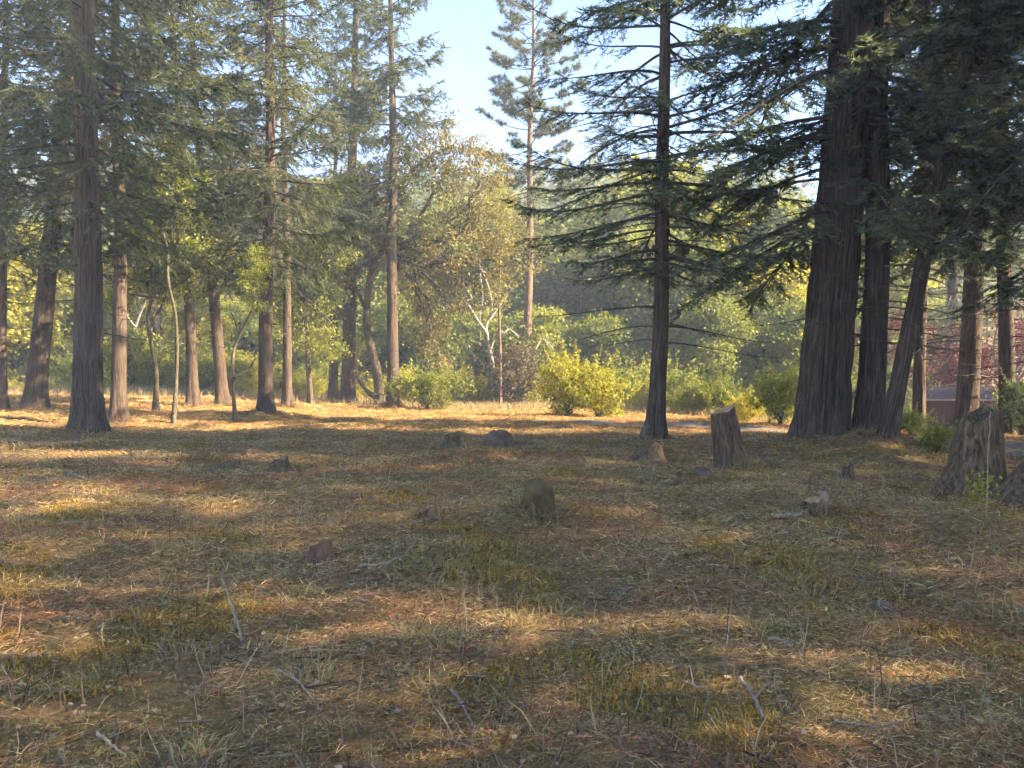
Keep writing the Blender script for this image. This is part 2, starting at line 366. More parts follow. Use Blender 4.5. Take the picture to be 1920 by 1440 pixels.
def conifer(seed, Ht, zc, Lmax, nb, style, dens=9.0, nn=22, nl=0.13, nw=0.022, rise=(-0.1, 0.55), droop=0.38, up=0.22,
            gaps=0.12, bare=10, zb=None, prof=0.8, bareL=0.8, twl=1.0, top_thin=1.0):
    rng = np.random.default_rng(seed)
    foli, wood = [], []
    tints = []
    z = zc + (Ht * 0.985 - zc) * np.sort(rng.uniform(0, 1, nb) ** 0.95)
    for i in range(nb):
        u = (z[i] - zc) / (Ht - zc)
        if rng.uniform() < gaps: continue
        L = Lmax * (0.5 + 0.5 * min(1, u / 0.14)) * ((1 - u) ** prof + 0.06) * rng.uniform(0.65, 1.15)
        L = max(L, 0.35)
        az = i * 2.399963 + rng.normal() * 0.5
        out = np.array([math.cos(az), math.sin(az), 0]); sd = np.array([-out[1], out[0], 0])
        t = np.linspace(0, 1, 9)
        ri = rise[0] + (rise[1] - rise[0]) * u + rng.normal() * 0.08
        zz = L * (ri * t - droop * rng.uniform(0.6, 1.3) * t ** 2 + up * rng.uniform(0.5, 1.5) * t ** 3)
        wob = rng.normal() * 0.18
        P = np.array([0, 0, z[i]]) + out * (L * t)[:, None] + UP * zz[:, None] + sd * (L * wob * t ** 2)[:, None]
        r0 = 0.012 + 0.009 * L
        wood.append(tube_tris(P, r0 * (1 - t) ** 0.8 + 0.004, 4))
        n = max(6, int(L * dens * top_thin))
        tp = rng.uniform(0.16 if style != 'pine' else 0.4, 1, n) ** 0.8
        tp[-2:] = [0.985, 0.95]
        B = np.stack([np.interp(tp, t, P[:, k]) for k in range(3)], 1)
        tg = unit(np.stack([np.interp(tp, t, np.gradient(P[:, k])) for k in range(3)], 1))
        sgn = np.where(np.arange(n) % 2 == 0, 1, -1)
        a = rng.uniform(0.55, 1.2, n); a[-2:] = 0.15
        if style == 'fir':
            D = tg * np.cos(a)[:, None] + sd * (sgn * np.sin(a))[:, None] + UP * rng.uniform(-0.45, 0.12, n)[:, None]
            tl = (0.22 + 0.75 * (1 - tp)) * min(1.2, L / 2.6) * rng.uniform(0.5, 1.25, n) * twl + 0.15
        elif style == 'cedar':
            D = tg * np.cos(a)[:, None] + sd * (sgn * np.sin(a))[:, None] * 0.8 + UP * rng.uniform(-1.0, 0.15, n)[:, None]
            tl = rng.uniform(0.22, 0.7, n) * min(1.1, L / 2.0) * twl + 0.12
        else:
            D = tg * np.cos(a)[:, None] + sd * (sgn * np.sin(a))[:, None] + UP * rng.uniform(-0.15, 0.6, n)[:, None]
            tl = rng.uniform(0.15, 0.5, n) * twl
        D = unit(D)
        E = B + D * tl[:, None] - UP * (0.18 * tl ** 1.5)[:, None]
        wood.append(twig_tris(B, E, np.full(n, 0.008)))
        m = np.maximum(6, (nn * tl / 0.5).astype(int)) if style != 'pine' else np.full(n, nn)
        idx = np.repeat(np.arange(n), m); k = len(idx)
        if style == 'pine':
            s = rng.uniform(0.75, 1.02, k)
            d = unit(rng.normal(size=(k, 3)) + 0.55 * D[idx] + 0.15 * UP)
        else:
            s = rng.uniform(0.02, 1.0, k)
            dd = E[idx] - B[idx]; pr = unit(np.cross(D[idx], UP + rng.normal(size=(k, 3)) * 0.35)) * rng.choice([-1, 1], k)[:, None]
            lift = rng.uniform(-0.5, 0.25, k) if style == 'cedar' else rng.uniform(-0.25, 0.3, k)
            d = unit(D[idx] * rng.uniform(0.3, 1.0, k)[:, None] + pr * rng.uniform(0.3, 1.1, k)[:, None] + UP * lift[:, None])
        C = B[idx] + (E - B)[idx] * s[:, None]
        T = blades(rng, C, d, nl * rng.uniform(0.6, 1.35, k), np.full(k, nw) * rng.uniform(0.7, 1.3, k))
        foli.append(T)
        tints.append(np.clip(0.45 + 0.2 * (rng.uniform(size=n) - 0.5)[idx] + 0.12 * rng.normal() + rng.normal(size=k) * 0.13, 0.02, 0.98))
    for i in range(bare):                                         # dead lower limbs
        lo = zc * 0.45 if zb is None else zb
        zz0 = rng.uniform(lo, zc + 0.25 * (Ht - zc)); az = rng.uniform(0, 6.283); L = rng.uniform(0.4, 1.0) * bareL * Lmax * 0.6
        out = np.array([math.cos(az), math.sin(az), 0]); sd = np.array([-out[1], out[0], 0]); t = np.linspace(0, 1, 8)
        P = np.array([0, 0, zz0]) + out * (L * t)[:, None] + UP * (L * (0.1 * t - 0.55 * t ** 2 + 0.35 * t ** 3))[:, None] + sd * (L * rng.normal() * 0.2 * t ** 2)[:, None]
        wood.append(tube_tris(P, (0.010 + 0.005 * L) * (1 - t) + 0.004, 3))
        n = int(4 + L * 4); tp = rng.uniform(0.3, 1, n)
        B = np.stack([np.interp(tp, t, P[:, k]) for k in range(3)], 1)
        E = B + unit(rng.normal(size=(n, 3)) + out * 0.9 - UP * 0.2) * rng.uniform(0.15, 0.5, n)[:, None]
        wood.append(twig_tris(B, E, np.full(n, 0.006)))
    return foli, wood, tints

def crown_mesh(name, data, leafmat):
    foli, wood, tints = data
    return soup(name, [(np.concatenate(foli), 0, np.concatenate(tints)), (np.concatenate(wood), 1, 0.5)], [M[leafmat], M['twig']])

def broadleaf(seed, lobes, nclump, nleaf, size, trunk_top, stems=1, clump_r=0.5, limb_r=0.05, shell=0.55, droop=0.3):
    """lobes: list of (cx,cy,cz, rx,ry,rz); leaf clumps spread through them, limbs reach each clump"""
    rng = np.random.default_rng(seed)
    foli, wood, tints = [], [], []
    vol = np.array([l[3] * l[4] * l[5] for l in lobes]) ** 0.67; vol = vol / vol.sum()
    for li, l in enumerate(lobes):
        c = np.array(l[:3]); rr = np.array(l[3:])
        base = np.array(trunk_top) if stems == 1 else np.array([rng.normal() * 0.12 * rr[0], rng.normal() * 0.12 * rr[1], 0.0])
        mid = base + (c - base) * 0.6 + rng.normal(size=3) * 0.12 * np.linalg.norm(c - base)
        limb = smooth_path([base, mid, c], 7)
        wood.append(tube_tris(limb, limb_r * np.linspace(1, 0.35, 7), 5))
        nc = max(4, int(nclump * vol[li]))
        d = unit(rng.normal(size=(nc, 3))); q = rng.uniform(shell, 1, nc) ** 0.6
        C = c + d * rr * q[:, None] * rng.uniform(0.8, 1.12, nc)[:, None]
        C[:, 2] = np.maximum(C[:, 2], 0.12)
        j = rng.integers(2, 7, nc)
        wood.append(twig_tris(limb[j], C, np.full(nc, limb_r * 0.22)))
        idx = np.repeat(np.arange(nc), rng.poisson(nleaf, nc)); k = len(idx)
        sz = clump_r * rng.uniform(0.6, 1.4, nc)
        P = C[idx] + rng.normal(size=(k, 3)) * np.array([0.55, 0.55, 0.38]) * sz[idx][:, None]
        P[:, 2] = np.maximum(P[:, 2], 0.05)
        foli.append(leaves(rng, P, size, droop))
        tc = rng.normal(size=nc) * 0.13
        tt = np.clip(0.47 + tc[idx] + rng.normal(size=k) * 0.15, 0.02, 0.98)
        tints.append(np.concatenate([tt, tt]))
    if stems > 1:                                                  # leafy shoots sticking out of the outline
        top = max(l[2] + l[5] for l in lobes); wd = max(abs(l[0]) + l[3] for l in lobes)
        ns = 46
        a = rng.uniform(0, 6.283, ns); q = rng.uniform(0.1, 1, ns)
        B = np.stack([np.cos(a) * wd * 0.45 * q, np.sin(a) * wd * 0.45 * q, top * rng.uniform(0.15, 0.5, ns)], 1)
        D = unit(np.stack([np.cos(a) * q * 1.2, np.sin(a) * q * 1.2, rng.uniform(0.5, 1.4, ns)], 1))
        ln = top * rng.uniform(0.4, 1.05, ns); E = B + D * ln[:, None]
        wood.append(twig_tris(B, E, np.full(ns, 0.012)))
        idx = np.repeat(np.arange(ns), 34); k = len(idx); u = rng.uniform(0.25, 1.0, k)
        P = B[idx] + (E - B)[idx] * u[:, None] + rng.normal(size=(k, 3)) * 0.07 * (1.15 - u)[:, None] * 1.6
        foli.append(leaves(rng, P, size, droop)); tt = np.clip(0.6 + rng.normal(size=k) * 0.16, 0.02, 0.98); tints.append(np.concatenate([tt, tt]))
    return foli, wood, tints

def trunk_mesh(name, path, radii, bark, seed=0, sides=28, rings=60, ridge=0.06, nr=11, flare=0.45, flare_h=0.5, limbs=()):
    """bark-ridged tapering trunk along path (local coordinates, starts below ground)"""
    rng = np.random.default_rng(abs(seed))
    P = smooth_path(path, rings); tt = np.linspace(0, 1, rings)
    r = np.interp(tt, np.linspace(0, 1, len(radii)), radii)
    tg = unit(np.gradient(P, axis=0)); a = unit(np.cross(np.array([0, 1.0, 0]), tg)); b = np.cross(tg, a)
    th = np.arange(sides) * 2 * np.pi / sides
    zz = P[:, 2][:, None]
    d = np.zeros((rings, sides))
    for k in range(6):
        n = nr + rng.integers(-4, 5); f = rng.uniform(0.3, 1.3)
        d += np.abs(np.sin(0.5 * n * th[None] + rng.uniform(0, 6) + 0.9 * np.sin(zz * f + rng.uniform(0, 6)) + 0.35 * np.sin(zz * f * 5 + 2 * th[None]))) ** 0.6 / 6
    d += 0.25 * np.sin(zz * rng.uniform(4, 7) + 3 * np.sin(2 * th[None] + rng.uniform(0, 6))) * 0.3
    fl = flare * np.exp(-np.maximum(zz, 0) / flare_h) * (1 + 0.7 * np.cos(rng.integers(4, 7) * th[None] + rng.uniform(0, 6)))
    rr = r[:, None] * (1 + ridge * 2.2 * (d - 0.6) + fl)
    G = P[:, None] + rr[..., None] * (np.cos(th)[None, :, None] * a[:, None] + np.sin(th)[None, :, None] * b[:, None])
    return gridmesh(name, G, M[bark], caps=True)

# ------------------------------------------------------------------ crown library (meshes shared between alike trees)
CR = {}
CR['fir_mid'] = crown_mesh('fir_crown', conifer(11, 23, 4.0, 4.7, 140, 'fir', dens=9.5, nn=22, nl=0.14, nw=0.020, droop=0.5, up=0.42, rise=(-0.05, 0.5), gaps=0.1, bare=40, zb=2.4, bareL=1.3, prof=0.7), 'fir')
CR['fir_big'] = crown_mesh('big_fir_crown', conifer(12, 36, 5.0, 6.6, 170, 'fir', dens=10, nn=20, nl=0.20, nw=0.034, droop=0.65, up=0.28, rise=(-0.12, 0.4), gaps=0.06, bare=26, prof=0.55, twl=1.25), 'fir')
CR['fir_tall'] = crown_mesh('tall_fir_crown', conifer(13, 30, 6.5, 4.6, 150, 'fir', dens=8.5, nn=18, nl=0.21, nw=0.034, droop=0.55, up=0.35, gaps=0.08, bare=44, zb=2.0, bareL=1.2), 'fir')
CR['cedar_a'] = crown_mesh('cedar_crown', conifer(14, 27, 6.0, 4.2, 165, 'cedar', dens=8.5, nn=20, nl=0.19, nw=0.034, droop=0.38, up=0.4, rise=(-0.2, 0.5), gaps=0.1, bare=36, zb=2.6, prof=0.55, twl=1.2), 'cedar')
CR['cedar_b'] = crown_mesh('cedar_crown', conifer(15, 26, 6.4, 3.9, 145, 'cedar', dens=8.5, nn=18, nl=0.20, nw=0.036, droop=0.48, up=0.4, rise=(-0.25, 0.5), gaps=0.12, bare=36, zb=2.8, prof=0.5, twl=1.2), 'cedar')
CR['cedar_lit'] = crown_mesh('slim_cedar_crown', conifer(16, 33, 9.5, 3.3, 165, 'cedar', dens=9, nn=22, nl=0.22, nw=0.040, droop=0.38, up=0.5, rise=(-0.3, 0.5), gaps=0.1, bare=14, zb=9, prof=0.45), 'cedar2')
CR['pine'] = crown_mesh('pine_crown', conifer(17, 36, 12.0, 4.0, 150, 'pine', dens=8, nn=34, nl=0.32, nw=0.030, droop=0.1, up=0.25, rise=(-0.1, 0.4), gaps=0.1, bare=12, zb=9, prof=0.35), 'pine')
CR['far_fir_a'] = crown_mesh('far_fir_crown', conifer(18, 18, 1.5, 3.4, 85, 'fir', dens=6, nn=12, nl=0.30, nw=0.07, droop=0.4, up=0.3, gaps=0.06, bare=0), 'wood')
CR['far_fir_b'] = crown_mesh('far_fir_crown', conifer(19, 24, 4.0, 3.6, 90, 'cedar', dens=6, nn=12, nl=0.32, nw=0.075, droop=0.35, up=0.35, gaps=0.14, bare=4, prof=0.6), 'wood')
def rlobes(seed, n, R0, z0, z1, r):
    g = np.random.default_rng(seed); out = []
    for i in range(n):
        a = i * 2.4 + g.normal() * 0.4; u = g.uniform(0, 1); z = z0 + (z1 - z0) * (i + 0.5) / n
        w = math.sin(math.pi * (0.15 + 0.75 * (z - z0) / (z1 - z0)))
        k = r * g.uniform(0.6, 1.3)
        out.append((math.cos(a) * R0 * w * math.sqrt(u), math.sin(a) * R0 * w * math.sqrt(u), z, k, k, k * 0.75))
    return out
CR['leafy_a'] = crown_mesh('broadleaf_crown', broadleaf(21, rlobes(1, 17, 3.6, 1.6, 10.5, 1.5), 520, 50, 0.26, (0, 0, 1.6), clump_r=0.75, limb_r=0.09), 'green')
CR['leafy_b'] = crown_mesh('broadleaf_crown', broadleaf(22, rlobes(2, 14, 3.2, 1.0, 8.0, 1.4), 430, 48, 0.24, (0, 0, 1.2), clump_r=0.7, limb_r=0.08), 'green')
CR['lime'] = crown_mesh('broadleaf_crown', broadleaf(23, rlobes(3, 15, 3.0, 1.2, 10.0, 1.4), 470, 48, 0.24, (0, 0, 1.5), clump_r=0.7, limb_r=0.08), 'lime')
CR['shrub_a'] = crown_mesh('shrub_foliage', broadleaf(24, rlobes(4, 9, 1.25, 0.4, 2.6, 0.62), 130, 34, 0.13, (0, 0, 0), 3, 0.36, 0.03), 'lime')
CR['shrub_b'] = crown_mesh('shrub_foliage', broadleaf(25, rlobes(5, 8, 1.3, 0.35, 2.2, 0.62), 120, 34, 0.12, (0, 0, 0), 3, 0.36, 0.03), 'green')
CR['shrub_c'] = crown_mesh('shrub_foliage', broadleaf(26, rlobes(6, 9, 1.2, 0.4, 3.0, 0.7), 140, 34, 0.12, (0, 0, 0), 3, 0.36, 0.03), 'brownbush')
CR['dark_shrub'] = crown_mesh('shrub_foliage', broadleaf(36, rlobes(16, 10, 1.1, 0.4, 2.4, 0.7), 230, 44, 0.11, (0, 0, 0), 3, 0.34, 0.03), 'fir')
CR['sapling'] = crown_mesh('sapling_crown', broadleaf(27, rlobes(8, 9, 1.5, 2.2, 6.5, 0.7), 110, 30, 0.13, (0, 0, 2.0), clump_r=0.4, limb_r=0.03), 'green')
CR['maple'] = crown_mesh('maple_crown', broadleaf(28, rlobes(9, 12, 2.8, 2.2, 6.5, 1.0), 220, 34, 0.16, (0, 0, 1.8), clump_r=0.5, limb_r=0.06), 'maple')

# ------------------------------------------------------------------ trees
def conifer_tree(name, label, px, py, wpx, crown, Ht, lean=0.0, bark='bark', rot=0, crown_scale=(1, 1, 1), group=None, cat='tree', sides=28,
                 rings=60, flare=0.35, wob=0.05, lean_fwd=0.0, ridge=0.06, nr=11, xy=None, seed=None, d=None, curve=None):
    """a straight conifer: trunk diameter from its width in pixels at its distance"""
    x, y = xy if xy is not None else at(px, py)
    if d is not None: x, y = (px - 960) / F * d, d
    seed = seed if seed is not None else int(abs(px * 7 + py)) % 9999
    rng = np.random.default_rng(seed)
    t = empty(name, (x, y, float(H(x, y))), (R(lean_fwd), R(lean), 0))
    r0 = wpx / F * y / 2 if wpx > 0 else -wpx
    k = 7
    path = [(0, 0, -0.5)] + [(rng.normal() * wob * min(1, i), rng.normal() * wob * min(1, i), Ht * i / k) for i in range(0 + 1, k + 1)]
    path.insert(1, (0, 0, 0.3))
    if curve is not None: path = [(0, 0, -0.5)] + list(curve)
    n = len(path)
    rad = [r0 * (1.04 - 0.96 * (max(p[2], 0) / path[-1][2]) ** 1.05) + 0.012 for p in path]
    put('trunk', trunk_mesh('trunk', path, rad, bark, seed, sides, rings, ridge, nr, flare), t)
    if crown: put('crown', CR[crown], t, rot=(0, 0, rot), scale=crown_scale)
    return tag(t, label, cat, group)

G_L = 'tall conifers on the left of the clearing'
conifer_tree('cedar_tree', 'straight thick-trunked cedar standing nearest on the left, bark deeply furrowed', 163, 812, 46, 'cedar_a', 27, 0.0, rot=0.4, group=G_L, sides=96, rings=110, ridge=0.15, nr=17)
conifer_tree('cedar_tree', 'slimmer straight cedar just right of the thickest left-hand trunk', 222, 794, 25, 'cedar_b', 26, -0.2, rot=2.0, group=G_L)
conifer_tree('cedar_tree', 'cedar with its dark trunk leaning to the right near the left edge', 64, 768, 34, 'cedar_b', 26, 6.2, rot=4.0, group=G_L)
conifer_tree('cedar_tree', 'cedar trunk cut off by the left edge of the picture', 3, 768, 17, 'cedar_a', 26, 0.3, rot=1.2, group=G_L)
conifer_tree('cedar_tree', 'slender cedar leaning slightly left with a sunlit foot', 362, 764, 19, 'cedar_b', 26, -3.0, rot=3.0, group=G_L, crown_scale=(1, 1, 1.0))
conifer_tree('cedar_tree', 'left-leaning cedar with orange sunlit base left of the crooked sapling', 418, 762, 21, 'cedar_a', 27, -5.0, rot=5.0, group=G_L)
conifer_tree('cedar_tree', 'dark cedar with flared base right of the crooked sapling', 498, 778, 25, 'cedar_a', 28, 0.8, rot=2.6, group=G_L)
conifer_tree('cedar_tree', 'thin cedar with sunlit trunk behind the dark flared cedar', 539, 764, 16, 'cedar_b', 24, -0.5, rot=0.9, group=G_L)
conifer_tree('cedar_tree', 'slim dark cedar at the foot of the oak clump', 624, 752, 16, 'cedar_b', 22, 0.6, d=49, rot=1.9, group=G_L, crown_scale=(0.7, 0.7, 0.9))
conifer_tree('cedar_tree', 'tall cedar with bare upper trunk lit pale by sun, beside the oak', 652, 752, 25, 'cedar_lit', 34, 1.2, d=48, rot=1.0, group=G_L, crown_scale=(0.7, 0.7, 1.0))
conifer_tree('cedar_tree', 'slim tall cedar with sunlit reddish trunk and open drooping crown in the middle', 738, 764, 21, 'cedar_lit', 33, -0.4, rot=0.3, group=G_L, sides=32)
conifer_tree('pine_tree', 'tall pine with clumped needles rising behind the white dead tree', 988, 768, 17, 'pine', 36, 0.8, 'pinebark', rot=0.6, d=56)
conifer_tree('fir_tree', 'single fir with slim straight trunk standing right of centre, branches drooping', 1229, 829, 27, 'fir_mid', 23, 1.3, 'bark', rot=0.8, sides=64, rings=90, flare=0.4, ridge=0.13, nr=13)
G_R = 'dark conifers on the right'
conifer_tree('fir_tree', 'huge dark fir with massive furrowed trunk on the right', 1538, 838, 82, 'fir_big', 36, 4.0, 'firbark', rot=0.5, group=G_R, sides=150, rings=150, flare=0.16, ridge=0.17, nr=27)
conifer_tree('fir_tree', 'straight dark fir behind and right of the huge trunk', 1630, 830, 42, 'fir_tall', 30, 1.5, 'firbark', rot=2.5, group=G_R, sides=72, ridge=0.14, nr=17)
conifer_tree('fir_tree', 'dark fir leaning sharply right behind the huge trunk', 1664, 838, 27, 'fir_tall', 26, 12.0, 'firbark', rot=4.4, group=G_R, crown_scale=(0.7, 0.7, 0.87))
conifer_tree('fir_tree', 'slim dark fir in front of the red shed, left of the leaning one', 1780, 806, 24, 'fir_tall', 27, 1.2, 'firbark', rot=1.4, group=G_R, crown_scale=(0.8, 0.8, 0.9))
conifer_tree('fir_tree', 'right-leaning fir with a sunlit edge in front of the red shed', 1810, 812, 36, 'fir_tall', 29, 3.5, 'bark', rot=3.6, group=G_R, sides=36)
conifer_tree('fir_tree', 'dark fir at the right edge beyond the broken stump', 2010, 850, 40, 'fir_big', 30, 0.5, 'firbark', rot=3.1, group=G_R, crown_scale=(0.8, 0.8, 0.8))
conifer_tree('fir_tree', 'dark fir behind the shed firs near the right edge', 1890, 800, 26, 'fir_tall', 28, -0.8, 'firbark', rot=0.2, group=G_R, d=27)
conifer_tree('fir_tree', 'slim dark fir half hidden behind the leaning fir', 1722, 800, 20, 'fir_tall', 27, 0.8, 'firbark', rot=5.2, group=G_R, d=26, crown_scale=(0.8, 0.8, 0.85))
# firs standing to the right of the picture, whose shade lies over the meadow; last two added to shade the shed
G_S = 'firs shading the meadow from beyond the right edge'
for (x, v, c, h, rt, w) in [(20, -2.2, 'fir_tall', 27, 1.0, 0.8), (22, 1.9, 'fir_tall', 27, 2.0, 0.62), (25, 4.4, 'fir_tall', 28, 0.3, 0.36), (21, 5.7, 'fir_tall', 26, 4.0, 0.34),
                            (27, 7.8, 'fir_tall', 29, 2.2, 0.62), (23, 12.4, 'fir_tall', 28, 5.0, 0.85), (30, 14.2, 'fir_tall', 30, 0.7, 0.7), (25, 18.8, 'fir_tall', 28, 3.3, 0.85),
                            (31, 22.6, 'fir_tall', 29, 1.7, 0.85), (35, 1.0, 'fir_big', 36, 2.9, 0.6), (37, 7.4, 'fir_big', 35, 0.9, 0.45), (34, 12.6, 'fir_big', 36, 4.9, 0.7), (38, 19.5, 'fir_big', 36, 3.9, 0.7),
                            (45, 10.5, 'fir_big', 36, 1.9, 0.6), (46, 22.0, 'fir_big', 36, 5.9, 0.8), (33, 43.2, 'fir_tall', 23, 0.6, 0.9), (37, 47.4, 'fir_tall', 23, 2.6, 0.9)]:  # the final pair are unseen firs added to put the shed in shade
    y = (v + x * math.cos(R(SUN_AZ))) / math.sin(R(SUN_AZ))
    conifer_tree('fir_tree', 'slim fir standing out of frame to the right, placed for its shade', 0, 0, -0.22, c, h, 0, 'firbark', rot=rt, group=G_S, xy=(x, y), seed=int(x * 13), sides=16, rings=20,
                 crown_scale=(w * 1.3, w * 1.3, h / (30 if c == 'fir_tall' else 36)))

for (x, y, k, rt, where_) in [(9.5, 1.5, 1.5, 0.3, 'nearest the viewer'), (11.5, 5.2, 1.4, 2.0, 'second in depth'), (13.0, 9.0, 1.3, 4.0, 'farthest back')]:  # unseen saplings added to break the ground light into dapples
    t = empty('sapling_tree', (x, y, float(H(x, y))))
    put('trunk', trunk_mesh('trunk', [(0, 0, -0.4), (0, 0, 0.3), (0.1, 0.1, 2.5), (0.0, 0.2, 6.5 * k * 0.9)], [0.12, 0.11, 0.08, 0.02], 'oakbark', int(x * 10), 12, 24, 0.05, 7, 0.3), t)
    put('crown', CR['sapling'], t, rot=(0, 0, rt), scale=(k, k, k))
    tag(t, 'unseen leafy sapling added on the right for dapples, ' + where_, 'tree', 'unseen saplings added beyond the right edge to dapple the meadow')

# small crooked trees and the oak
def poly_tree(name, label, px, py, pts, r0, bark, crown=None, crown_at=None, cs=1.0, limbs=(), rot=0, cat='tree', group=None, leafdata=None, d=None, flare=0.3):
    """a crooked tree: pts are trunk points in pixels of the photograph at the tree's own distance"""
    x, y = at(px, py)
    if d is not None: x, y = (px - 960) / F * d, d
    s = y / F; z0 = float(H(x, y)); pyb = 720 - (z0 - CAM_H) / s
    rng = np.random.default_rng(abs(px))
    def loc(p): return np.array([(p[0] - px) * s, (p[2] if len(p) > 2 else rng.normal() * 0.25), (pyb - p[1]) * s])
    t = empty(name, (x, y, z0))
    path = [np.array([0, 0, -0.4]), np.array([0, 0, 0.25])] + [loc(p) for p in pts]
    rad = [r0 * (1 - 0.75 * i / (len(path) - 1)) for i in range(len(path))]
    put('trunk', trunk_mesh('trunk', path, rad, bark, px, 22, 50, 0.05, 9, flare), t)
    for (q, rr) in limbs:
        lp = [loc(p) for p in q]
        put('limb', trunk_mesh('limb', lp, [rr * (1 - 0.8 * i / (len(lp) - 1)) for i in range(len(lp))], bark, px + 5, 10, 26, 0.04, 5, 0.0), t)
    if leafdata is not None:
        lobes = [(*loc(l[:2]), l[2] * s, l[2] * s * 0.9, l[3] * s) for l in leafdata['lobes']]
        cm = crown_mesh(name + '_crown', broadleaf(abs(px), lobes, leafdata['nc'], leafdata['nl'], leafdata['size'], loc(leafdata['top']), 1, leafdata['cr'], r0 * 0.35), leafdata['mat'])
        put('crown', cm, t)
    elif crown:
        c = loc(crown_at); put('crown', CR[crown], t, loc=c, rot=(0, 0, rot), scale=(cs,) * 3)
    return tag(t, label, cat, group)

poly_tree('oak_tree', 'curved-trunk oak with bronze leaves beside the slim sunlit cedar', 712, 754,
          [(708, 690), (688, 610), (696, 510), (730, 450), (780, 410), (815, 360)], 0.34, 'oakbark',
          limbs=[([(690, 590), (660, 520), (640, 430)], 0.14), ([(735, 448), (790, 470), (860, 440)], 0.14), ([(700, 505), (690, 440), (700, 370)], 0.14), ([(710, 745), (690, 735), (668, 712), (655, 690)], 0.2)],
          leafdata=dict(lobes=[(700, 360, 75, 60), (790, 300, 80, 60), (850, 270, 60, 50), (880, 370, 80, 70), (930, 430, 70, 60), (850, 470, 80, 60), (770, 430, 80, 60), (640, 420, 60, 60),
                               (610, 500, 55, 60), (780, 540, 60, 60), (800, 610, 40, 50), (905, 330, 60, 50), (960, 480, 50, 55), (900, 540, 55, 50), (830, 560, 50, 50), (820, 660, 35, 45), (600, 600, 40, 50), (670, 480, 60, 60), (770, 250, 50, 40)],
                        nc=560, nl=66, size=0.15, cr=0.62, mat='oak', top=(720, 470)), d=47.5)
poly_tree('sapling_tree', 'thin crooked sapling with bare forks between left-hand cedars', 440, 792,
          [(442, 720), (440, 660), (447, 620), (470, 580), (490, 560)], 0.085, 'oakbark',
          limbs=[([(446, 708), (462, 690), (480, 672)], 0.05), ([(446, 625), (436, 600), (430, 575)], 0.035)], crown='sapling', crown_at=(480, 640), cs=0.55)
poly_tree('sapling_tree', 'thin wavy tan-barked sapling in front of the leaning cedars', 326, 794,
          [(324, 700), (331, 600), (325, 530), (318, 470), (300, 400), (288, 330)], 0.085, 'oakbark', crown='sapling', crown_at=(318, 560), cs=0.9, rot=1.0)
DARKOAK = dict(nl=50, size=0.15, cr=0.55, mat='green', top=(575, 560))
poly_tree('oak_tree', 'dark leafy oak filling the gap between flared cedar and bronze oak', 582, 756, [(580, 690), (574, 600), (560, 520), (570, 440)], 0.2, 'oakbark',
          limbs=[([(576, 610), (600, 560), (620, 500)], 0.1), ([(572, 580), (545, 540), (530, 490)], 0.1)],
          leafdata=dict(DARKOAK, nc=330, lobes=[(560, 430, 60, 50), (620, 480, 45, 45), (530, 500, 50, 45), (590, 560, 55, 45), (550, 610, 45, 45), (620, 640, 35, 40), (600, 380, 50, 45), (520, 570, 40, 40)]))
poly_tree('oak_tree', 'dark-leaved understorey oak among the left-hand cedars', 292, 768, [(294, 690), (286, 600), (296, 520), (280, 440)], 0.14, 'oakbark',
          limbs=[([(290, 600), (320, 540), (340, 480)], 0.07), ([(290, 560), (262, 520), (250, 470)], 0.07)],
          leafdata=dict(DARKOAK, top=(290, 560), nc=260, lobes=[(285, 450, 50, 35), (330, 490, 40, 35), (255, 480, 35, 30), (300, 530, 50, 30), (345, 420, 40, 30), (400, 470, 40, 30), (270, 400, 40, 30), (230, 560, 30, 22)]))
poly_tree('pine_tree', 'thin brown-trunked pine in front of the dead tree', 938, 768, [(938, 680), (936, 580), (938, 480), (938, 400)], 0.15, 'pinebark', crown='sapling', crown_at=(938, 520), cs=0.9, d=51)

# pale dead trees
def dead_tree(label, px, py, paths, d=None, name='dead_tree', flare=0.3):
    x, y = at(px, py)
    if d is not None: x, y = (px - 960) / F * d, d
    s = y / F; z0 = float(H(x, y)); pyb = 720 - (z0 - CAM_H) / s
    rng = np.random.default_rng(abs(px))
    t = empty(name, (x, y, z0))
    for i, (pts, wpx) in enumerate(paths):
        yy = np.cumsum(rng.normal(size=len(pts)) * 0.12) if i else np.zeros(len(pts))
        q = [np.array([(p[0] - px) * s, yy[j], (pyb - p[1]) * s]) for j, p in enumerate(pts)]
        if i == 0: q = [np.array([(pts[0][0] - px) * s, 0, -0.3])] + q
        rad = [0.62 * wpx * s / 2 * (1 - 0.75 * j / (len(q) - 1)) for j in range(len(q))]
        lo = put('trunk' if i == 0 else 'limb', trunk_mesh('dead_limb', q, rad, 'deadwood', px + i, 9 if i else 16, 26, 0.05, 5, flare if i == 0 else 0.0), t)
        if i:
            Q = smooth_path(q, 20); n = 14; j = rng.integers(5, 20, n)
            E = Q[j] + unit(rng.normal(size=(n, 3)) + UP * 0.4) * rng.uniform(0.25, 1.0, n)[:, None]
            for b in range(n):
                put('twig', soup('dead_twig', [(twig_tris(Q[j[b]:j[b] + 1], E[b:b + 1], np.full(1, 0.022)), 0, 0.5)], [M['deadwood']]), lo)
    return tag(t, label, 'tree')
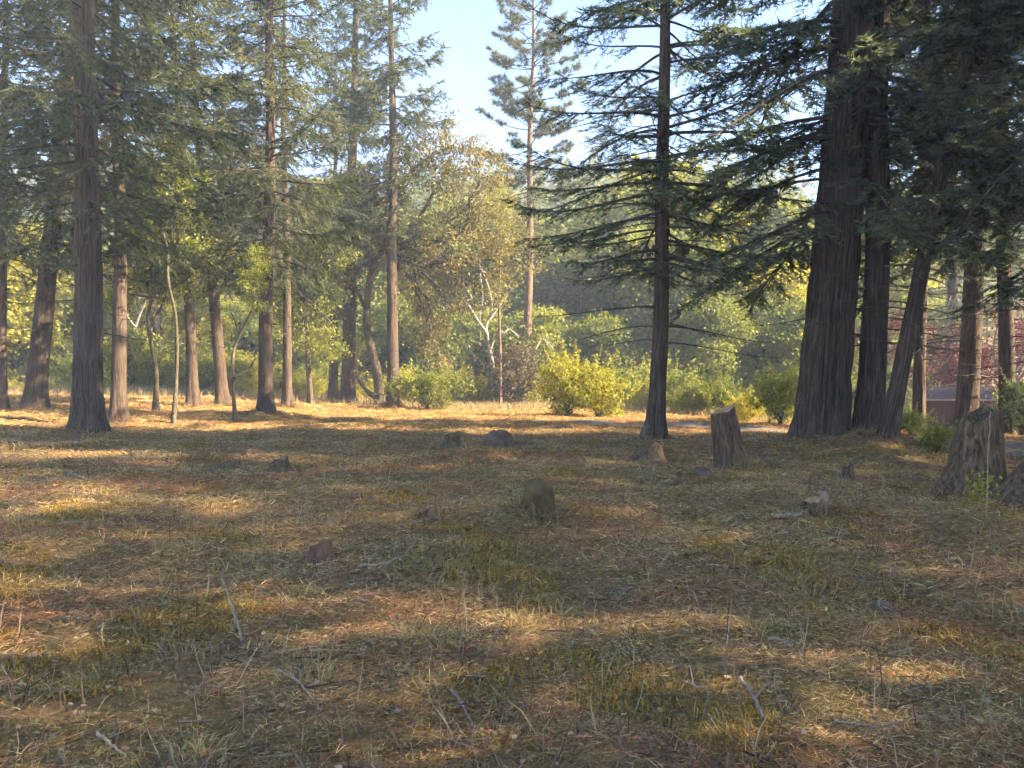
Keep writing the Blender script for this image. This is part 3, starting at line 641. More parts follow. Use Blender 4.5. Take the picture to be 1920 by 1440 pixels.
dead_tree('bleached white dead tree with twisted bare limbs behind the meadow', 922, 772,
          [([(921, 740), (924, 690), (917, 650), (913, 620)], 20), ([(913, 625), (895, 600), (880, 575), (872, 565), (885, 560), (870, 535), (865, 525)], 9),
           ([(915, 640), (912, 610), (922, 580), (918, 545), (905, 510), (898, 495)], 9), ([(918, 600), (935, 575), (950, 555), (962, 540)], 7),
           ([(920, 655), (930, 630), (945, 625), (955, 618), (975, 632)], 7), ([(900, 512), (905, 560), (900, 600), (902, 650)], 5),
           ([(880, 573), (860, 575), (840, 572), (832, 580)], 4)], d=53)
dead_tree('white bare forked dead tree behind the left-hand cedars', 246, 735,
          [([(246, 700), (247, 640), (254, 610)], 11), ([(254, 612), (265, 585), (278, 560), (290, 535)], 8), ([(262, 590), (252, 570), (262, 550), (262, 530)], 4),
           ([(254, 612), (240, 590), (238, 565), (230, 575)], 4)], d=54)
dead_tree('pale dead limb poking out above the bronze bush', 1010, 770, [([(1006, 740), (1000, 690), (1004, 650)], 6), ([(1004, 655), (1015, 636), (1028, 645), (1038, 655)], 6)], d=54, name='dead_tree', flare=0.1)

# ------------------------------------------------------------------ shrubs and the wood behind the meadow
def bush(name, label, px, py, crown, hpx, Hm, rot=0, group=None, d=None, wide=1.0, cat='shrub', trunk=False, bark='oakbark', tr=0.16):
    x, y = at(px, py)
    if d is not None: x, y = (px - 960) / F * d, d
    k = hpx / F * y / Hm
    t = empty(name, (x, y, float(H(x, y))))
    if trunk:
        put('trunk', trunk_mesh('trunk', [(0, 0, -0.4), (0, 0, 0.3), (0.05 * k, 0.1 * k, Hm * 0.3 * k), (0.1 * k, 0, Hm * 0.75 * k)], [tr * k, tr * k, tr * 0.7 * k, tr * 0.2 * k], bark, px, 10, 16, 0.05, 7, 0.3), t)
        put('crown', CR[crown], t, rot=(0, 0, rot), scale=(k * wide, k * wide, k))
    else:
        put('foliage', CR[crown], t, rot=(0, 0, rot), scale=(k * wide, k * wide, k))
    return tag(t, label, cat, group)

bush('leafy_shrub', 'bright yellow-green shrub at the meadow edge left of the single fir', 1120, 783, 'shrub_a', 105, 3.2, 0.5, wide=1.15)
bush('leafy_shrub', 'taller pale green shrub behind the bright yellow-green one', 1068, 778, 'shrub_a', 125, 3.2, 2.5, wide=0.8)
bush('leafy_shrub', 'dull bronze shrub below the white dead tree', 965, 775, 'shrub_c', 135, 3.6, 1.0, d=52.5, wide=1.0)
bush('leafy_shrub', 'green shrub behind the meadow, right of the slim sunlit cedar', 800, 768, 'shrub_b', 85, 2.8, 0.3, wide=1.2)
bush('leafy_shrub', 'rounded lime-green shrub between the left-hand cedars', 238, 735, 'shrub_a', 130, 3.2, 4.0, d=51, wide=0.9)
bush('leafy_shrub', 'lime shrub lit by sun behind the crooked sapling', 460, 752, 'shrub_a', 75, 3.2, 1.3, d=52, wide=1.3)
bush('leafy_shrub', 'low yellowish shrub between cedar trunks left of the oak', 580, 752, 'shrub_a', 55, 3.2, 2.2, d=52, wide=1.2)
bush('leafy_shrub', 'small golden shrub behind the oak foot', 690, 752, 'shrub_a', 40, 3.2, 5.2, d=54, wide=1.4)
bush('leafy_shrub', 'sunlit yellow shrub beyond the track, right of the upright stump', 1405, 800, 'shrub_a', 62, 3.2, 3.3, d=33, wide=1.1)
bush('leafy_shrub', 'dark green shrub beside the huge fir trunk', 1462, 806, 'shrub_b', 120, 2.8, 1.1, d=30, wide=0.85)
bush('leafy_shrub', 'green shrub between the leaning fir and the red shed', 1706, 816, 'shrub_b', 55, 2.8, 0.1, wide=1.2)
bush('leafy_shrub', 'olive shrub just left of the broken stump', 1756, 852, 'shrub_b', 62, 2.8, 2.1, wide=1.25)
bush('leafy_shrub', 'tall dark shrub in front of the left half of the shed', 1676, 830, 'dark_shrub', 120, 2.9, 1.7, d=34, wide=0.7)
bush('leafy_shrub', 'dark shrub at the right end of the shed', 1905, 830, 'shrub_b', 110, 2.8, 3.7, d=36, wide=0.7)
bush('leafy_shrub', 'brown-tipped shrub behind the meadow, left of the dead tree', 862, 770, 'shrub_c', 95, 3.6, 2.0, d=54, wide=0.8)
bush('leafy_shrub', 'low green shrub at the meadow edge right of the single fir', 1300, 790, 'shrub_b', 60, 2.8, 3.0, d=41, wide=1.3)
bush('leafy_shrub', 'dim shrub by the meadow edge, left of the upright stump', 1345, 792, 'shrub_b', 85, 2.8, 4.0, d=40, wide=1.0)

G_Y = 'sunlit yellow-green trees at the left edge of the wood'
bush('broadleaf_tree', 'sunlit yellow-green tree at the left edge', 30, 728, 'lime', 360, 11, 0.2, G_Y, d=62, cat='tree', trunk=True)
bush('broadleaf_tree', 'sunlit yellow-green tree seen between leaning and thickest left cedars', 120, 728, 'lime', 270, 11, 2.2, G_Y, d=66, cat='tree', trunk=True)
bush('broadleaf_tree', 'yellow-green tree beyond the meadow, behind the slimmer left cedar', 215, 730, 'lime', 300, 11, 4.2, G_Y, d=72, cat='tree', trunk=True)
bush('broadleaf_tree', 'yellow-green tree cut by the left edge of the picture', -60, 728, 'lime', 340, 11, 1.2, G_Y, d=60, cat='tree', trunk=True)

G_W = 'trees of the wood behind the meadow'
rb = np.random.default_rng(77)
spec = [  # px, distance, crown, height px, model height, bark
    (300, 64, 'lime', 300, 11), (370, 60, 'lime', 200, 11), (460, 66, 'leafy_a', 280, 11.5), (545, 62, 'lime', 210, 11), (610, 70, 'leafy_a', 300, 11.5),
    (680, 66, 'leafy_b', 200, 9), (760, 64, 'leafy_a', 200, 11.5), (840, 68, 'far_fir_a', 300, 18), (890, 62, 'leafy_b', 190, 9), (1040, 66, 'far_fir_a', 330, 18),
    (1090, 66, 'far_fir_a', 310, 18), (1150, 64, 'far_fir_a', 300, 18), (1195, 62, 'lime', 190, 11), (1275, 60, 'leafy_a', 270, 11.5), (1340, 55, 'leafy_a', 200, 11.5),
    (1400, 62, 'leafy_b', 230, 9), (1440, 62, 'lime', 230, 11), (1510, 56, 'leafy_b', 190, 9), (1300, 68, 'far_fir_b', 420, 24), (1410, 72, 'far_fir_b', 400, 24),
    (1560, 60, 'leafy_a', 210, 11.5), (1640, 62, 'far_fir_a', 220, 18), (1740, 76, 'leafy_a', 170, 11.5), (1850, 80, 'far_fir_a', 240, 18),
    (30, 72, 'leafy_a', 300, 11.5), (100, 78, 'lime', 260, 11), (420, 70, 'lime', 260, 11), (520, 72, 'leafy_a', 300, 11.5), (640, 60, 'lime', 170, 11), (720, 72, 'leafy_a', 280, 11.5),
    (810, 60, 'leafy_b', 170, 9), (870, 74, 'leafy_a', 300, 11.5), (930, 68, 'far_fir_a', 300, 18), (985, 72, 'leafy_a', 320, 11.5), (1015, 58, 'leafy_b', 180, 9), (1060, 74, 'lime', 290, 11),
    (1115, 58, 'leafy_b', 200, 9), (1135, 74, 'leafy_a', 350, 11.5), (1180, 70, 'far_fir_a', 380, 18), (1235, 66, 'leafy_a', 300, 11.5), (1235, 76, 'lime', 360, 11), (1315, 74, 'leafy_a', 380, 11.5),
    (1380, 68, 'lime', 290, 11), (1360, 58, 'far_fir_a', 280, 18), (1450, 70, 'leafy_a', 370, 11.5), (1485, 58, 'far_fir_a', 210, 18), (1530, 70, 'lime', 230, 11), (1590, 74, 'leafy_a', 300, 11.5),
    (1660, 80, 'lime', 260, 11),
    (500, 84, 'far_fir_b', 360, 24), (570, 90, 'far_fir_a', 320, 18), (340, 88, 'far_fir_b', 360, 24), (420, 92, 'far_fir_a', 330, 18), (160, 92, 'far_fir_b', 330, 24), (60, 90, 'far_fir_a', 320, 18),
    (720, 90, 'far_fir_a', 300, 18), (800, 94, 'far_fir_b', 350, 24), (950, 90, 'far_fir_b', 360, 24), (1010, 96, 'far_fir_a', 330, 18), (1120, 92, 'far_fir_b', 380, 24),
    (1210, 90, 'far_fir_a', 360, 18), (1360, 94, 'far_fir_a', 380, 18), (1480, 92, 'far_fir_b', 420, 24), (1600, 96, 'far_fir_a', 260, 18), (1760, 94, 'far_fir_a', 260, 18), (1900, 98, 'far_fir_b', 280, 24),
]
LB = {'lime': 'yellow-green broadleaf', 'leafy_a': 'hazy green broadleaf', 'leafy_b': 'low rounded green tree', 'far_fir_a': 'hazy conifer with full crown', 'far_fir_b': 'hazy slender conifer'}
BETWEEN = ['beyond the meadow left of the oak', 'beyond the meadow near the dead tree', 'beyond the meadow near the single fir', 'beyond the track near the huge fir', 'behind the red shed']
def where(px, d):
    w = BETWEEN[0 if px < 700 else 1 if px < 1050 else 2 if px < 1320 else 3 if px < 1620 else 4]
    return w.replace('beyond', 'far beyond').replace('behind', 'far behind') if d > 80 else w
ORD = ['first', 'second', 'third', 'fourth', 'fifth', 'sixth', 'seventh', 'eighth', 'ninth', 'tenth', 'eleventh', 'twelfth', 'thirteenth', 'fourteenth', 'fifteenth', 'sixteenth']
for (px, d, c, hp, Hm) in spec:
    w = where(px, d)
    lab = LB[c] + ' ' + w
    same = sorted(q[0] for q in spec if LB[q[2]] == LB[c] and where(q[0], q[1]) == w)
    if len(same) > 1: lab += ', ' + ORD[same.index(px)] + ' from left'
    hp2 = hp * (1.22 if px > 700 else 0.85 if px > 390 and d < 76 else 1.1) * (1 + rb.normal() * 0.08)
    bush('conifer_tree' if 'fir' in c else 'broadleaf_tree', lab, px, 760, c, hp2, Hm, rb.uniform(0, 6.28), G_W, d=d + rb.normal(), cat='tree', trunk=True,
         bark='firbark' if 'fir' in c else 'oakbark', wide=rb.uniform(0.85, 1.15))

G_B = 'shrubs in a ragged row along the far edge of the meadow'
row = [(20, 'shrub_a', 60), (150, 'shrub_b', 90), (200, 'shrub_a', 70), (300, 'shrub_b', 100), (345, 'shrub_a', 80), (390, 'shrub_b', 90), (425, 'shrub_a', 95), (520, 'shrub_b', 80), (560, 'shrub_c', 70),
       (610, 'shrub_b', 90), (660, 'shrub_c', 60), (760, 'shrub_a', 100), (830, 'shrub_b', 95), (895, 'shrub_a', 80), (1005, 'shrub_a', 110), (1035, 'shrub_b', 140), (1090, 'shrub_b', 120), (1160, 'shrub_a', 90), (1185, 'shrub_b', 120), (1255, 'shrub_b', 110), (1140, 'shrub_c', 70), (1215, 'shrub_a', 60), (1330, 'shrub_b', 70), (1375, 'shrub_a', 60), (1425, 'shrub_b', 75), (1480, 'shrub_c', 70)]
row.sort()
for i, (px, c, hp) in enumerate(row):
    bush('leafy_shrub', {'shrub_a': 'sunny yellow-green', 'shrub_b': 'plain green', 'shrub_c': 'bronze'}[c] + ' shrub in the row edging the meadow, ' + ORD[[q[0] for q in row if q[1] == c].index(px)] + ' of its colour from left',
         px, 760, c, hp, {'shrub_a': 3.2, 'shrub_b': 2.8, 'shrub_c': 3.6}[c], rb.uniform(0, 6.28), G_B, d=float(bank((px - 960) / F * 52)) + 3 + rb.uniform(0, 4), wide=rb.uniform(0.9, 1.4))

# wooded hillside far behind
def build_hillside():
    rng = np.random.default_rng(5)
    n = 1900
    y = 100 + 120 * rng.uniform(0, 1, n) ** 0.8; x = (rng.uniform(-1, 1, n) * 0.95) * (y + 20)
    parts, tn = [], []
    k = 130
    for i in range(n):
        h = rng.uniform(8, 15); w = h * rng.uniform(0.14, 0.24); con = rng.uniform() < 0.65
        u = rng.uniform(0.03, 1, k) ** 0.8; a = rng.uniform(0, 6.283, k)
        rr = w * ((1 - u) ** 0.8 + 0.05) if con else w * 1.5 * np.sqrt(np.clip(1 - (2 * u - 1) ** 2, 0.03, 1))
        rr = rr * rng.uniform(0.75, 1.1, k)
        hh = h if con else h * 0.75
        C = np.stack([x[i] + np.cos(a) * rr * 0.6, y[i] + np.sin(a) * rr * 0.6, np.full(k, float(H(x[i], y[i])) - 0.5) + u * hh], 1)
        D = unit(np.stack([np.cos(a), np.sin(a), rng.uniform(-0.7, 0.3, k)], 1))
        parts.append(blades(rng, C - D * 0.3, D, rr * 0.7 + 0.5, rng.uniform(0.3, 0.85, k)))
        tn.append(np.clip(0.45 + rng.normal() * 0.16 + rng.normal(size=k) * 0.12, 0, 1))
    me = soup('hillside_forest', [(np.concatenate(parts), 0, np.concatenate(tn))], [M['wood']])
    tag(put('hillside_forest', me), 'hazy wooded hillside of mixed trees far behind the clearing', 'forest', kind='stuff')
build_hillside()

# ------------------------------------------------------------------ red shed and maples beyond the track
def build_shed():
    m1 = plain_mat('red_boards', (0.06, 0.010, 0.012), (0.115, 0.018, 0.02), 3, 0.7, 0.2, (1, 1, 0.1))
    m2 = plain_mat('shed_roof_felt', (0.04, 0.016, 0.016), (0.085, 0.04, 0.038), 4, 0.9, 0.5)
    m3 = plain_mat('pale_fascia', (0.30, 0.20, 0.20), (0.42, 0.30, 0.30), 5, 0.6, 0.1)
    m4 = plain_mat('dark_glass', (0.012, 0.012, 0.014), (0.02, 0.02, 0.022), 3, 0.25, 0.0)
    x, y = (1790 - 960) / F * 43, 43.0
    z = float(H(x, y)) - 0.05
    t = empty('shed', (x, y, z), (0, 0, R(-6)))
    Wd, Dp, Hh = 9.0, 5.0, 2.3
    x0, x1 = -Wd * 0.42, Wd * 0.58
    put('wall', boxes('wall', [(x0, x1, 0, Dp, -0.6, Hh)], m1), t)
    bw = boxes('board', [(0, 0.26, -0.022, 0, -0.5, Hh)], m1)
    k = 0
    while x0 + k * 0.28 < x1 - 0.3:
        xx = x0 + k * 0.28
        if not (1.7 < xx < 2.75): put('board', bw, t, loc=(xx, 0, 0))
        k += 1
    put('door', boxes('door', [(1.78, 2.9, -0.03, 0.01, 0, 1.95)], m4), t)
    rf = bpy.data.meshes.new('roof')
    o = 0.45
    v = [(x0 - o, -o, Hh - 0.05), (x1 + o, -o, Hh - 0.05), (x1 + o, Dp / 2, Hh + 0.6), (x0 - o, Dp / 2, Hh + 0.6), (x1 + o, Dp + o, Hh - 0.05), (x0 - o, Dp + o, Hh - 0.05)]
    v2 = [(a, b, c + 0.1) for a, b, c in v]
    rf.from_pydata(v + v2, [], [(6, 7, 8, 9), (9, 8, 10, 11), (3, 2, 1, 0), (5, 4, 2, 3), (0, 1, 7, 6), (4, 5, 11, 10), (1, 2, 8, 7), (2, 4, 10, 8), (3, 0, 6, 9), (5, 3, 9, 11)])
    rf.materials.append(m2); rf.update()
    r = put('roof', rf, t)
    put('fascia', boxes('fascia', [(x0 - o, x1 + o, -o - 0.035, -o - 0.003, Hh - 0.04, Hh + 0.05)], m3), r)
    gb = bpy.data.meshes.new('gable')
    gb.from_pydata([(x0, 0, Hh), (x0, Dp, Hh), (x0, Dp / 2, Hh + 0.55), (x1, 0, Hh), (x1, Dp, Hh), (x1, Dp / 2, Hh + 0.55)], [], [(0, 2, 1), (3, 4, 5)])
    gb.materials.append(m1); gb.update(); put('gable', gb, t)
    tag(t, 'low dark red boarded shed with pale roof edge beyond the track', 'shed')
build_shed()
bush('maple_tree', 'red-leaved maple over the shed at the right edge', 1885, 800, 'maple', 250, 7.2, 0.4, d=52, cat='tree', trunk=True, wide=1.1)
bush('maple_tree', 'red-leaved maple behind the firs, left of the shed', 1700, 800, 'maple', 235, 7.2, 2.4, d=54, cat='tree', trunk=True, wide=0.8)

bush('leafy_shrub', 'dark shrub standing in for an unidentified dark mass at the right edge beyond the track', 1915, 826, 'dark_shrub', 105, 2.9, 0.6, d=25, wide=0.8)  # shrub made up for a dark shape of unknown nature

# ------------------------------------------------------------------ stumps and rocks
def stump(label, px, py, wpx, hpx, lean=0, top=(0.0, 0.05), mat_='stump', taper=0.8, flare=0.5, seed=0, cutmat='cut', d=None, name='tree_stump', rings=26, sides=34, cat='stump', ridge=0.10):
    x, y = at(px, py); s = y / F
    r0 = wpx * s / 2; h = hpx * s
    rng = np.random.default_rng(seed + px)
    t = empty(name, (x, y, float(H(x, y))), (0, 0, 0))
    th = np.arange(sides) * 2 * np.pi / sides
    zz = np.concatenate([[-0.25], np.linspace(0, 1, rings) * h])
    d0 = np.zeros((len(zz), sides))
    for k in range(6):
        n = rng.integers(4, 15); d0 += np.sin(n * th[None] + rng.uniform(0, 6) + 0.7 * np.sin(zz[:, None] * rng.uniform(2, 9))) / n ** 0.5 / 3
    u = np.clip(zz / h, 0, 1)[:, None]
    rr = r0 * (1 - (1 - taper) * u + flare * np.exp(-np.maximum(zz, 0)[:, None] / (0.22 * h)) * (1 + 0.6 * np.sin(5 * th[None] + seed))) * (1 + ridge * d0)
    prof = 1 + top[1] * (np.sin(th + 1.0) + 0.8 * np.sin(3 * th + seed) + 0.5 * np.sin(7 * th + 2)) + top[0] * np.cos(th)
    Z = np.where(zz[:, None] > 0, zz[:, None] * (1 + (prof[None] - 1) * u ** 2), zz[:, None])
    lx = math.tan(R(lean)) * np.maximum(Z, 0)
    G = np.stack([np.cos(th)[None] * rr + lx, np.sin(th)[None] * rr, Z], -1)
    put('bark', gridmesh('stump_bark', G, M[mat_]), t)
    top_ring = G[-1]; c = top_ring.mean(0)
    T = [top_ring * 1.0]
    for q, dz in ((0.92, -0.01), (0.6, -0.03), (0.3, -0.02), (0.04, -0.03)):
        ring = c + (top_ring - c) * q; ring[:, 2] += dz * h * rng.uniform(0.5, 1.5) + rng.normal(size=sides) * 0.012 * h; T.append(ring)
    put('cut_face', gridmesh('stump_top', np.stack(T), M[cutmat], caps=True), t)
    return tag(t, label, cat)

stump('upright weathered tree stump with slanted cut top and root spreading right', 1372, 884, 58, 106, -9, (0.06, 0.02), taper=0.8, flare=0.16, seed=3, sides=72, rings=40, ridge=0.17)
stump('large broken dark stump with jagged top and pale stick beside it', 1822, 944, 104, 150, 6, (0.03, 0.045), 'stump', 0.66, 0.30, 5, 'stump', sides=72, rings=40, ridge=0.2)
stump('dark slanting stump at the right edge of the picture', 1936, 958, 120, 92, 16, (0.25, 0.06), 'stump', 0.5, 0.3, 8, 'stump')

sp = stump('small splintered stump lit by sun, pale upright splinter on its right', 1524, 966, 42, 20, 0, (0.1, 0.1), 'stump', 0.85, 0.25, 4, 'cut')
_s = at(1524, 966)[1] / F
put('splinter', trunk_mesh('splinter', [(20 * _s, 0, -0.1), (20 * _s, 0, 10 * _s), (22 * _s, 0, 24 * _s), (21 * _s, 0.01, 36 * _s)], [10 * _s, 9 * _s, 8 * _s, 6 * _s], 'pinebark', 3, 9, 14, 0.2, 5, 0.1), sp)
stump('small rotten reddish stump in the left foreground', 602, 1048, 46, 28, 2, (0.05, 0.12), 'rotten', 0.8, 0.4, 9, 'rotten', ridge=0.35)
stump('low dark stump in a strip of sunlight on the left', 524, 882, 40, 20, 0, (0.1, 0.15), 'stump', 0.75, 0.4, 1, 'stump')
stump('small low stump with split reddish top, centre of the meadow', 806, 974, 40, 22, -2, (0.2, 0.12), 'stump', 0.9, 0.3, 6, 'rotten')
stump('low brown stump left of the rounded boulder', 846, 842, 36, 26, 2, (0.1, 0.15), 'stump', 0.8, 0.4, 7, 'stump')
stump('low stump in the shade at the left of the upright stump', 1216, 866, 60, 26, 0, (0.15, 0.15), 'stump', 0.8, 0.5, 12, 'stump')
stump('small dark stump in front of the huge fir', 1590, 900, 24, 24, 0, (0.1, 0.1), 'stump', 0.8, 0.4, 13, 'stump')
stump('flat low stump in the grass left of the low sunlit one', 428, 880, 54, 13, 0, (0.1, 0.15), 'stump', 0.8, 0.4, 14, 'stump')

def rock(label, px, py, wpx, hpx, seed, m='rock', deep=0.8, name='rock', cat='rock', pw=2.6):
    x, y = at(px, py); s = y / F; rng = np.random.default_rng(seed)
    sides, rings = 26, 14
    th = np.arange(sides) * 2 * np.pi / sides; ph = np.linspace(-0.5, np.pi / 2 - 0.04, rings)
    dirs = np.stack([np.cos(ph)[:, None] * np.cos(th)[None], np.cos(ph)[:, None] * np.sin(th)[None], np.sin(ph)[:, None] * np.ones(sides)[None]], -1)
    q = np.zeros((rings, sides))
    for k in range(7):
        v = rng.normal(size=3) * rng.uniform(1, 4); q += np.sin(dirs @ v * 1.3 + rng.uniform(0, 6)) * 0.05
    sq = np.abs(dirs) ** pw; boxy = 1 / np.maximum(sq.sum(-1) ** (1 / pw), 1e-3)
    G = dirs * (boxy * (1 + q))[..., None] * np.array([wpx * s / 2, wpx * s / 2 * deep, hpx * s])
    o = put(name, gridmesh('rock', G, M[m], caps=True), None, (x, y, float(H(x, y)) - 0.02), (0, 0, rng.uniform(0, 1)))
    return tag(o, label, cat)
rock('mossy rounded squat stump in the middle of the meadow', 1006, 966, 56, 58, 8, 'moss', 0.9, 'tree_stump', 'stump', 4.5)
rock('rounded grey-brown boulder at the far edge of the shade', 935, 836, 56, 32, 1)
rock('small low boulder under the single fir', 1214, 832, 26, 28, 2)
rock('dark half-buried boulder right of the low shaded stump', 1318, 892, 40, 18, 3)
rock('small pale stone lying in the left foreground grass', 249, 1090, 16, 9, 5, 'palestick')
rock('low dark boulder in the shade near the right edge', 1650, 1140, 50, 16, 6)

# ------------------------------------------------------------------ sticks lying on the ground
def stick(name, label, pts, wpx, m='stick', lift=0.02, forks=(), cat='stick', arch=None, group=None):
    """pts: pixels; each point lies on the ground there, raised by lift or by the arch heights"""
    P = []
    for i, p in enumerate(pts):
        x, y = at(p[0], p[1]); z = float(H(x, y)) + (arch[i] if arch else lift)
        P.append((x, y, z))
    P = np.array(P); base = P[0].copy(); base_xyz = base.copy()
    Q = smooth_path(P - base, 22); r = wpx / F * P[:, 1].mean() / 2
    rng = np.random.default_rng(int(pts[0][0]))
    Q += rng.normal(size=Q.shape) * r * 0.35
    tr = [(tube_tris(Q, r * np.linspace(1, 0.45, 22), 7), 0, 0.5)]
    for (f, dx, dz, ln) in forks:
        i = int(f * 21); e = Q[i] + np.array([dx, rng.normal() * 0.1, dz]) * ln
        w = smooth_path([Q[i], (Q[i] + e) / 2 + rng.normal(size=3) * 0.03, e], 8)
        tr.append((tube_tris(w, r * np.linspace(0.55, 0.2, 8), 5), 0, 0.5))
    me = soup(name, tr, [M[m]])
    return tag(put(name, me, None, tuple(base_xyz)), label, cat, group)
stick('fallen_stick', 'pale straight stick at the bottom left corner', [(182, 1396), (208, 1418), (240, 1446)], 7, 'palestick', 0.05)
stick('fallen_branch', 'crooked grey fallen branch in the right foreground', [(1386, 1290), (1408, 1318), (1424, 1352), (1432, 1380)], 9, 'stick', 0.05, [(0.5, 0.5, 0.2, 0.25)])
stick('fallen_stick', 'thin pale twig left of the crooked grey branch', [(1284, 1294), (1310, 1303), (1340, 1310)], 5, 'palestick', 0.04)
stick('fallen_stick', 'pale bent twig lying in the lower left middle', [(520, 1270), (556, 1296), (586, 1334), (600, 1362)], 6, 'palestick', 0.04, [(0.4, -0.3, 0.5, 0.15)])
stick('dead_bramble', 'whitish forked dead stem leaning in the left foreground', [(454, 1210), (440, 1190), (424, 1178), (414, 1172)], 6, 'palestick', arch=[0.02, 0.12, 0.24, 0.34], forks=[(0.4, 0.5, 0.3, 0.2), (0.7, -0.4, 0.5, 0.15)], cat='stick')
stick('dead_bramble', 'thin arched bramble stem curving over the middle foreground', [(672, 1075), (720, 1075), (760, 1075), (790, 1078)], 5, 'palestick', arch=[0.06, 0.08, 0.16, 0.34], cat='stick')
stick('fallen_stick', 'dark twig lying near the bottom centre', [(846, 1310), (870, 1345), (890, 1384)], 6, 'stick', 0.04)
stick('fallen_log', 'pale stripped branch lying left of the splintered stump', [(1450, 974), (1480, 976), (1512, 974)], 10, 'palestick', 0.04, cat='branch')
stick('fallen_stick', 'curved pale stick in the right middle foreground', [(1440, 1212), (1465, 1218), (1482, 1230)], 7, 'palestick', 0.05)
stick('dead_bramble', 'tall pale stick standing against the broken stump', [(1850, 972), (1851, 972.5), (1853, 973), (1857, 973)], 3.5, 'palestick', arch=[0.0, 0.35, 0.75, 1.12], cat='stick')
stick('fallen_stick', 'long thin straw-coloured stick in the left middle distance', [(500, 1246), (560, 1236), (640, 1222)], 4, 'palestick', 0.06)
stick('fallen_stick', 'thin grey stick slanting in the right foreground bottom', [(1560, 1390), (1600, 1396), (1650, 1392)], 6, 'stick', 0.04)
stick('fallen_stick', 'short dark stick poking up in the left grass', [(128, 896), (146, 905), (160, 912)], 5, 'stick', 0.1)

def seedling(label, px, py, hpx, crownmat, seed, n=26):
    x, y = at(px, py); s = y / F; h = hpx * s; rng = np.random.default_rng(seed)
    t = empty('seedling', (x, y, float(H(x, y)) - 0.02))
    P = smooth_path([(0, 0, 0), (rng.normal() * 0.03, rng.normal() * 0.03, h * 0.5), (rng.normal() * 0.06, rng.normal() * 0.05, h)], 8)
    put('stem', soup('stem', [(tube_tris(P, np.linspace(0.008, 0.003, 8), 5), 0, 0.5)], [M['stick']]), t)
    C = P[rng.integers(2, 8, n)] + rng.normal(size=(n, 3)) * np.array([0.09, 0.09, 0.07]) * (h / 0.5)
    put('foliage', soup('foliage', [(leaves(rng, C, 0.055 * (h / 0.45) ** 0.5), 0, 0.3)], [M[crownmat]]), t)
    return tag(t, label, 'plant')
seedling('small leafy sapling catching sun in front of the broken stump', 1832, 960, 70, 'lime', 1, 150)
seedling('little pale-leaved seedling beside the arched bramble stem', 798, 1082, 56, 'lime', 2, 22)
seedling('little seedling at the foot of the upright stump', 1396, 910, 34, 'lime', 3, 24)
seedling('little leafy seedling right of the upright stump', 1440, 906, 26, 'lime', 4, 20)
seedling('small seedling in sun left of the mossy stump', 866, 1078, 24, 'lime', 5, 16)

# ------------------------------------------------------------------ ground cover: straw, needles, moss, leaf litter
def cover(name, T, C, label, cat):
    n = len(T); me = soup(name, [(T, 0, 0.5)], [M['cover']])
    a = me.attributes.new('own_colour', 'FLOAT_COLOR', 'FACE')
    a.data.foreach_set('color', np.concatenate([C, np.ones((n, 1))], 1).astype(np.float32).ravel())
    return tag(put(name, me), label, cat, kind='stuff')

def scatter(rng, n, d0, d1, p, half=44):
    """random ground points, thinning out with distance from the viewer's spot"""
    u = rng.uniform(0, 1, n); d = (d0 ** p + u * (d1 ** p - d0 ** p)) ** (1 / p)
    a = R(1) * rng.uniform(-half, half, n)
    x, y = np.sin(a) * d, np.cos(a) * d
    rd, tt = road_dist(x, y)
    k = (rd > 1.15 + 0.35 * rng.normal(size=n)) | (tt > 0.93)
    k &= (y < bank(x) + 4)
    return x[k], y[k], d[k]

def strips(rng, B, D, ln, w, bend, sway):
    """bent two-segment blades: three triangles each"""
    n = len(B); s = unit(np.cross(D, rng.normal(size=(n, 3)))) * (w / 2)[:, None]
    m = B + D * (ln * 0.5)[:, None]; e = m + unit(D + bend) * (ln * 0.5)[:, None] + sway
    a, b, c, d = B + s, B - s, m + s * 0.8, m - s * 0.8
    return np.concatenate([np.stack([a, b, c], 1), np.stack([b, d, c], 1), np.stack([c, d, e], 1)])

MOSSY = lambda x, y: noise2(x, y, 31, 1.1) + 0.5 * noise2(x, y, 32, 0.35)
NEEDLY = lambda x, y: noise2(x, y, 41, 1.8) + 0.3 * noise2(x, y, 42, 0.5)
def pal(rng, n, cols, jit=0.18):
    c = np.array(cols)[rng.integers(0, len(cols), n)]
    return np.clip(c * np.exp(rng.normal(size=(n, 1)) * jit) * np.exp(rng.normal(size=(n, 3)) * 0.05), 0.005, 0.9)

